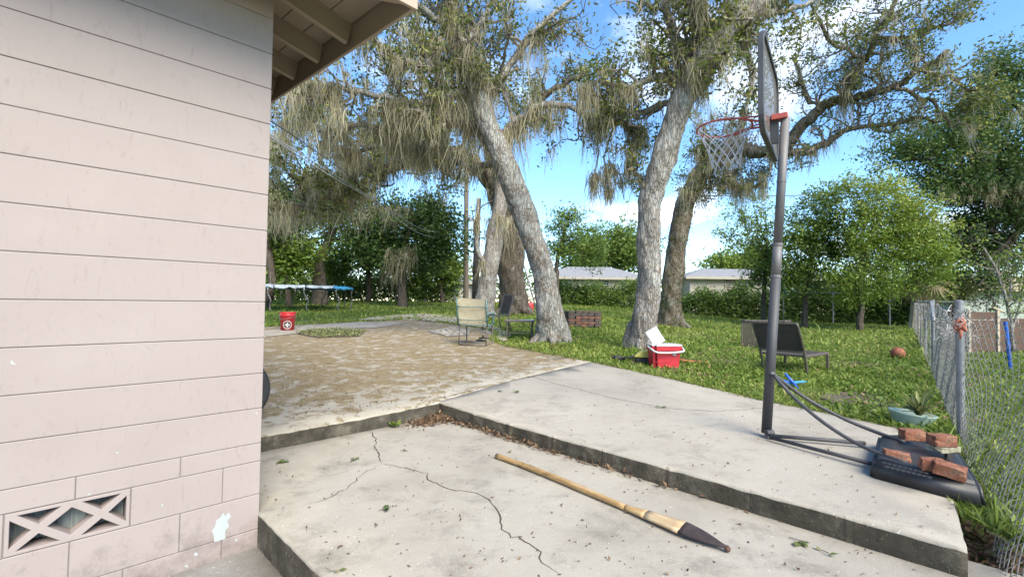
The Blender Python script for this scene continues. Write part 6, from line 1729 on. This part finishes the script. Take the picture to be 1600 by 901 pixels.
while len(P) < 2600:
    y = 4.5 + 16 * random.random() ** 1.3; x = random.uniform(-.1, 1.0) * y
    if inside(side_poly, x, y) or inside(rear_poly, x, y): continue
    if math.sin(x * 1.7) * math.sin(y * 1.3 + 1) < random.gauss(.1, .5): continue
    P.append((x, y, terrain(x, y) + random.uniform(.01, .04)))
V, F_, t = leaf_arrays(np.array(P), .06, .5, 1.2, 0)
tag(npmesh('fallen_leaves', V, F_, M['litter'], None, t), 'brown fallen leaves scattered through the lawn', 'leaves', kind='stuff')
# broad leaved weeds among the grass near the slab
P = []
while len(P) < 26000:
    y = 3.4 + 9 * random.random() ** 1.4; x = random.uniform(-.1, 1.1) * y
    if inside(side_poly, x, y) or inside(rear_poly, x, y) or (uv(x, y)[0] < U0 + .05 and uv(x, y)[1] < V0 + .1): continue
    if math.sin(x * 2.7 + 1.2) * math.sin(y * 2.3 + .5) < .05 + random.gauss(0, .25): continue
    P.append((x, y, terrain(x, y) + random.uniform(0, .05)))
V, F_, t = leaf_arrays(np.array(P), .05, .5, 1.2, -.2)
tag(npmesh('ground_weeds', V, F_, M['brightleaf'], None, t * .7), 'low broad leaved weeds scattered through the lawn', 'weeds', kind='stuff')
P = []
while len(P) < 2600:
    x = random.uniform(min(q[0] for q in weed_poly), max(q[0] for q in weed_poly)); y = random.uniform(min(q[1] for q in weed_poly), max(q[1] for q in weed_poly))
    if inside(weed_poly, x, y): P.append((x, y, terrain(x, y) + .045 + random.uniform(0, .05)))
V, F_, t = leaf_arrays(np.array(P), .05, .3, .4, -.2)
tag(npmesh('weed_tufts', V, F_, M['variegated'], None, t), 'pale green weeds in the round hole of the patio', 'weeds', kind='stuff')
# litter
def litter(pts, size, name, label, tint=None, flat=1.6):
    V, F_, t = leaf_arrays(np.array(pts), size, .45, flat, 0, tint); V[:, 2] = np.maximum(V[:, 2], np.repeat(np.array([p[2] for p in pts]), 4) + .0005)
    tag(npmesh(name, V, F_, M['litter'], None, t), label, 'leaves', kind='stuff')
P = []
while len(P) < 420:
    px, py = random.uniform(405, 1510), random.uniform(560, 901); m_ = gp(px, py, z=0.0); s_ = gp(px, py, TOP)
    if inside(side_poly, s_.x, s_.y) and uv(s_.x, s_.y)[0] > U0 + .03: P.append((s_.x, s_.y, s_.z + .003))
    else:
        u, v = uv(m_.x, m_.y)
        if 0.05 < u < U0 - .03 and v < V0 - .03: P.append((m_.x, m_.y, .003))
litter(P, .020, 'leaf_litter', 'tiny dry leaf scraps scattered over the concrete slabs', .3)
P = []
for i in range(1500):
    t = abs(random.gauss(0, .22)); k = random.random()
    u, v = (U0 - .03 - t * .8, V0 - .02 - abs(random.gauss(0, .12))) if k < .62 else (U0 - .02 - abs(random.gauss(0, .03)), V0 - abs(random.gauss(0, 1.2)))
    if u < .05: continue
    q = hf(u, v); P.append((q.x, q.y, .004 + random.random() * .035 * max(0, 1 - t * 3)))
litter(P, .042, 'leaf_pile', 'brown dry leaves heaped in the corner of the raised slabs', .5, .6)
P = []
for i in range(1500):
    e = Vector((side_end[0], side_end[1], 0)); q = e + Vector((random.uniform(.02, .55), random.uniform(-.4, 1.0), 0))
    if inside(side_poly, q.x, q.y): continue
    P.append((q.x, q.y, ground_z(q.x, q.y) + random.uniform(0.005, .05)))
litter(P, .06, 'leaf_pile', 'dead leaves banked between slab end and fence', .4, .6)
P = []
for i in range(2400):
    px, py = random.uniform(406, 900), 505 + 150 * random.random() ** 1.3; q = gp(px, py, TOP)
    if inside(rear_poly, q.x, q.y): P.append((q.x, q.y, q.z + .004))
litter(P, .024, 'leaf_litter', 'small dry leaf scraps on the dirt covered patio slab', .25)
# sprigs of fresh leaves lying on the slabs, one thing each
def sprig(px, py, z, n, L, label, mat='brightleaf', rise=.3):
    p = gp(px, py, TOP if z is None else 0, z); root = empty('leaf_sprig', p, label, 'sprig', 'fresh leaf sprigs on the slabs', rz=random.uniform(0, 6))
    b = MB(); b.tube([(-L * .9, 0, .006), (0, .01, .012), (L * .5, 0, .02)], .0025, 4); b.build('stem', M['twig'], root)
    for i in range(n):
        a = random.uniform(0, 6.28); b = MB(); l_ = L * random.uniform(.6, 1.1); w_ = l_ * .26; c_, s_ = math.cos(a), math.sin(a); o_ = random.uniform(-.6, .4) * L
        h_ = rise * l_ * random.uniform(.2, 1.2); z0 = .008
        V = [(o_, 0, z0), (o_ + c_ * l_ * .5 - s_ * w_, s_ * l_ * .5 + c_ * w_, z0 + h_ * .7), (o_ + c_ * l_, s_ * l_, z0 + h_ * .8), (o_ + c_ * l_ * .5 + s_ * w_, s_ * l_ * .5 - c_ * w_, z0 + h_ * .7), (o_ + c_ * l_ * .5, s_ * l_ * .5, z0 + h_ * .45)]
        b.add(V, [(0, 4, 1), (1, 4, 2), (2, 4, 3), (3, 4, 0)]); o = b.build('leaf', M[mat], root)
        at_ = o.data.attributes.new('tint', 'FLOAT', 'POINT'); at_.data.foreach_set('value', [random.uniform(.1, .8)] * 5)
sprig(616, 667, 0, 16, .07, 'green weed tuft growing in the corner of the slabs', rise=1.0)
sprig(443, 722, 0, 8, .055, 'green leaf sprig near the house corner')
sprig(552, 719, 0, 7, .05, 'dull leaf sprig left of the forked crack', 'variegated')
sprig(604, 797, 0, 7, .05, 'dark green leaf sprig below the forked crack', 'darkleaf')
sprig(797, 707, 0, 4, .03, 'tiny green leaves by the top end of the oar')
sprig(1035, 637, None, 6, .06, 'light green sprig in the middle of the upper slab')
sprig(782, 611, None, 5, .06, 'green leaf cluster left of its pair near the slab joint')
sprig(806, 613, None, 6, .065, 'green leaf cluster right of its pair near the slab joint')
sprig(1252, 849, 0, 4, .07, 'green leaves lying at the foot of the side step', 'variegated')
sprig(1289, 866, 0, 2, .05, 'yellow leaf at the foot of the side step', 'variegated')
sprig(519, 893, 0, 2, .055, 'yellow green leaf at the slab edge by the house', 'variegated')
sprig(630, 706, 0, 1, .045, 'single curled brown leaf beside the crack', 'litter')
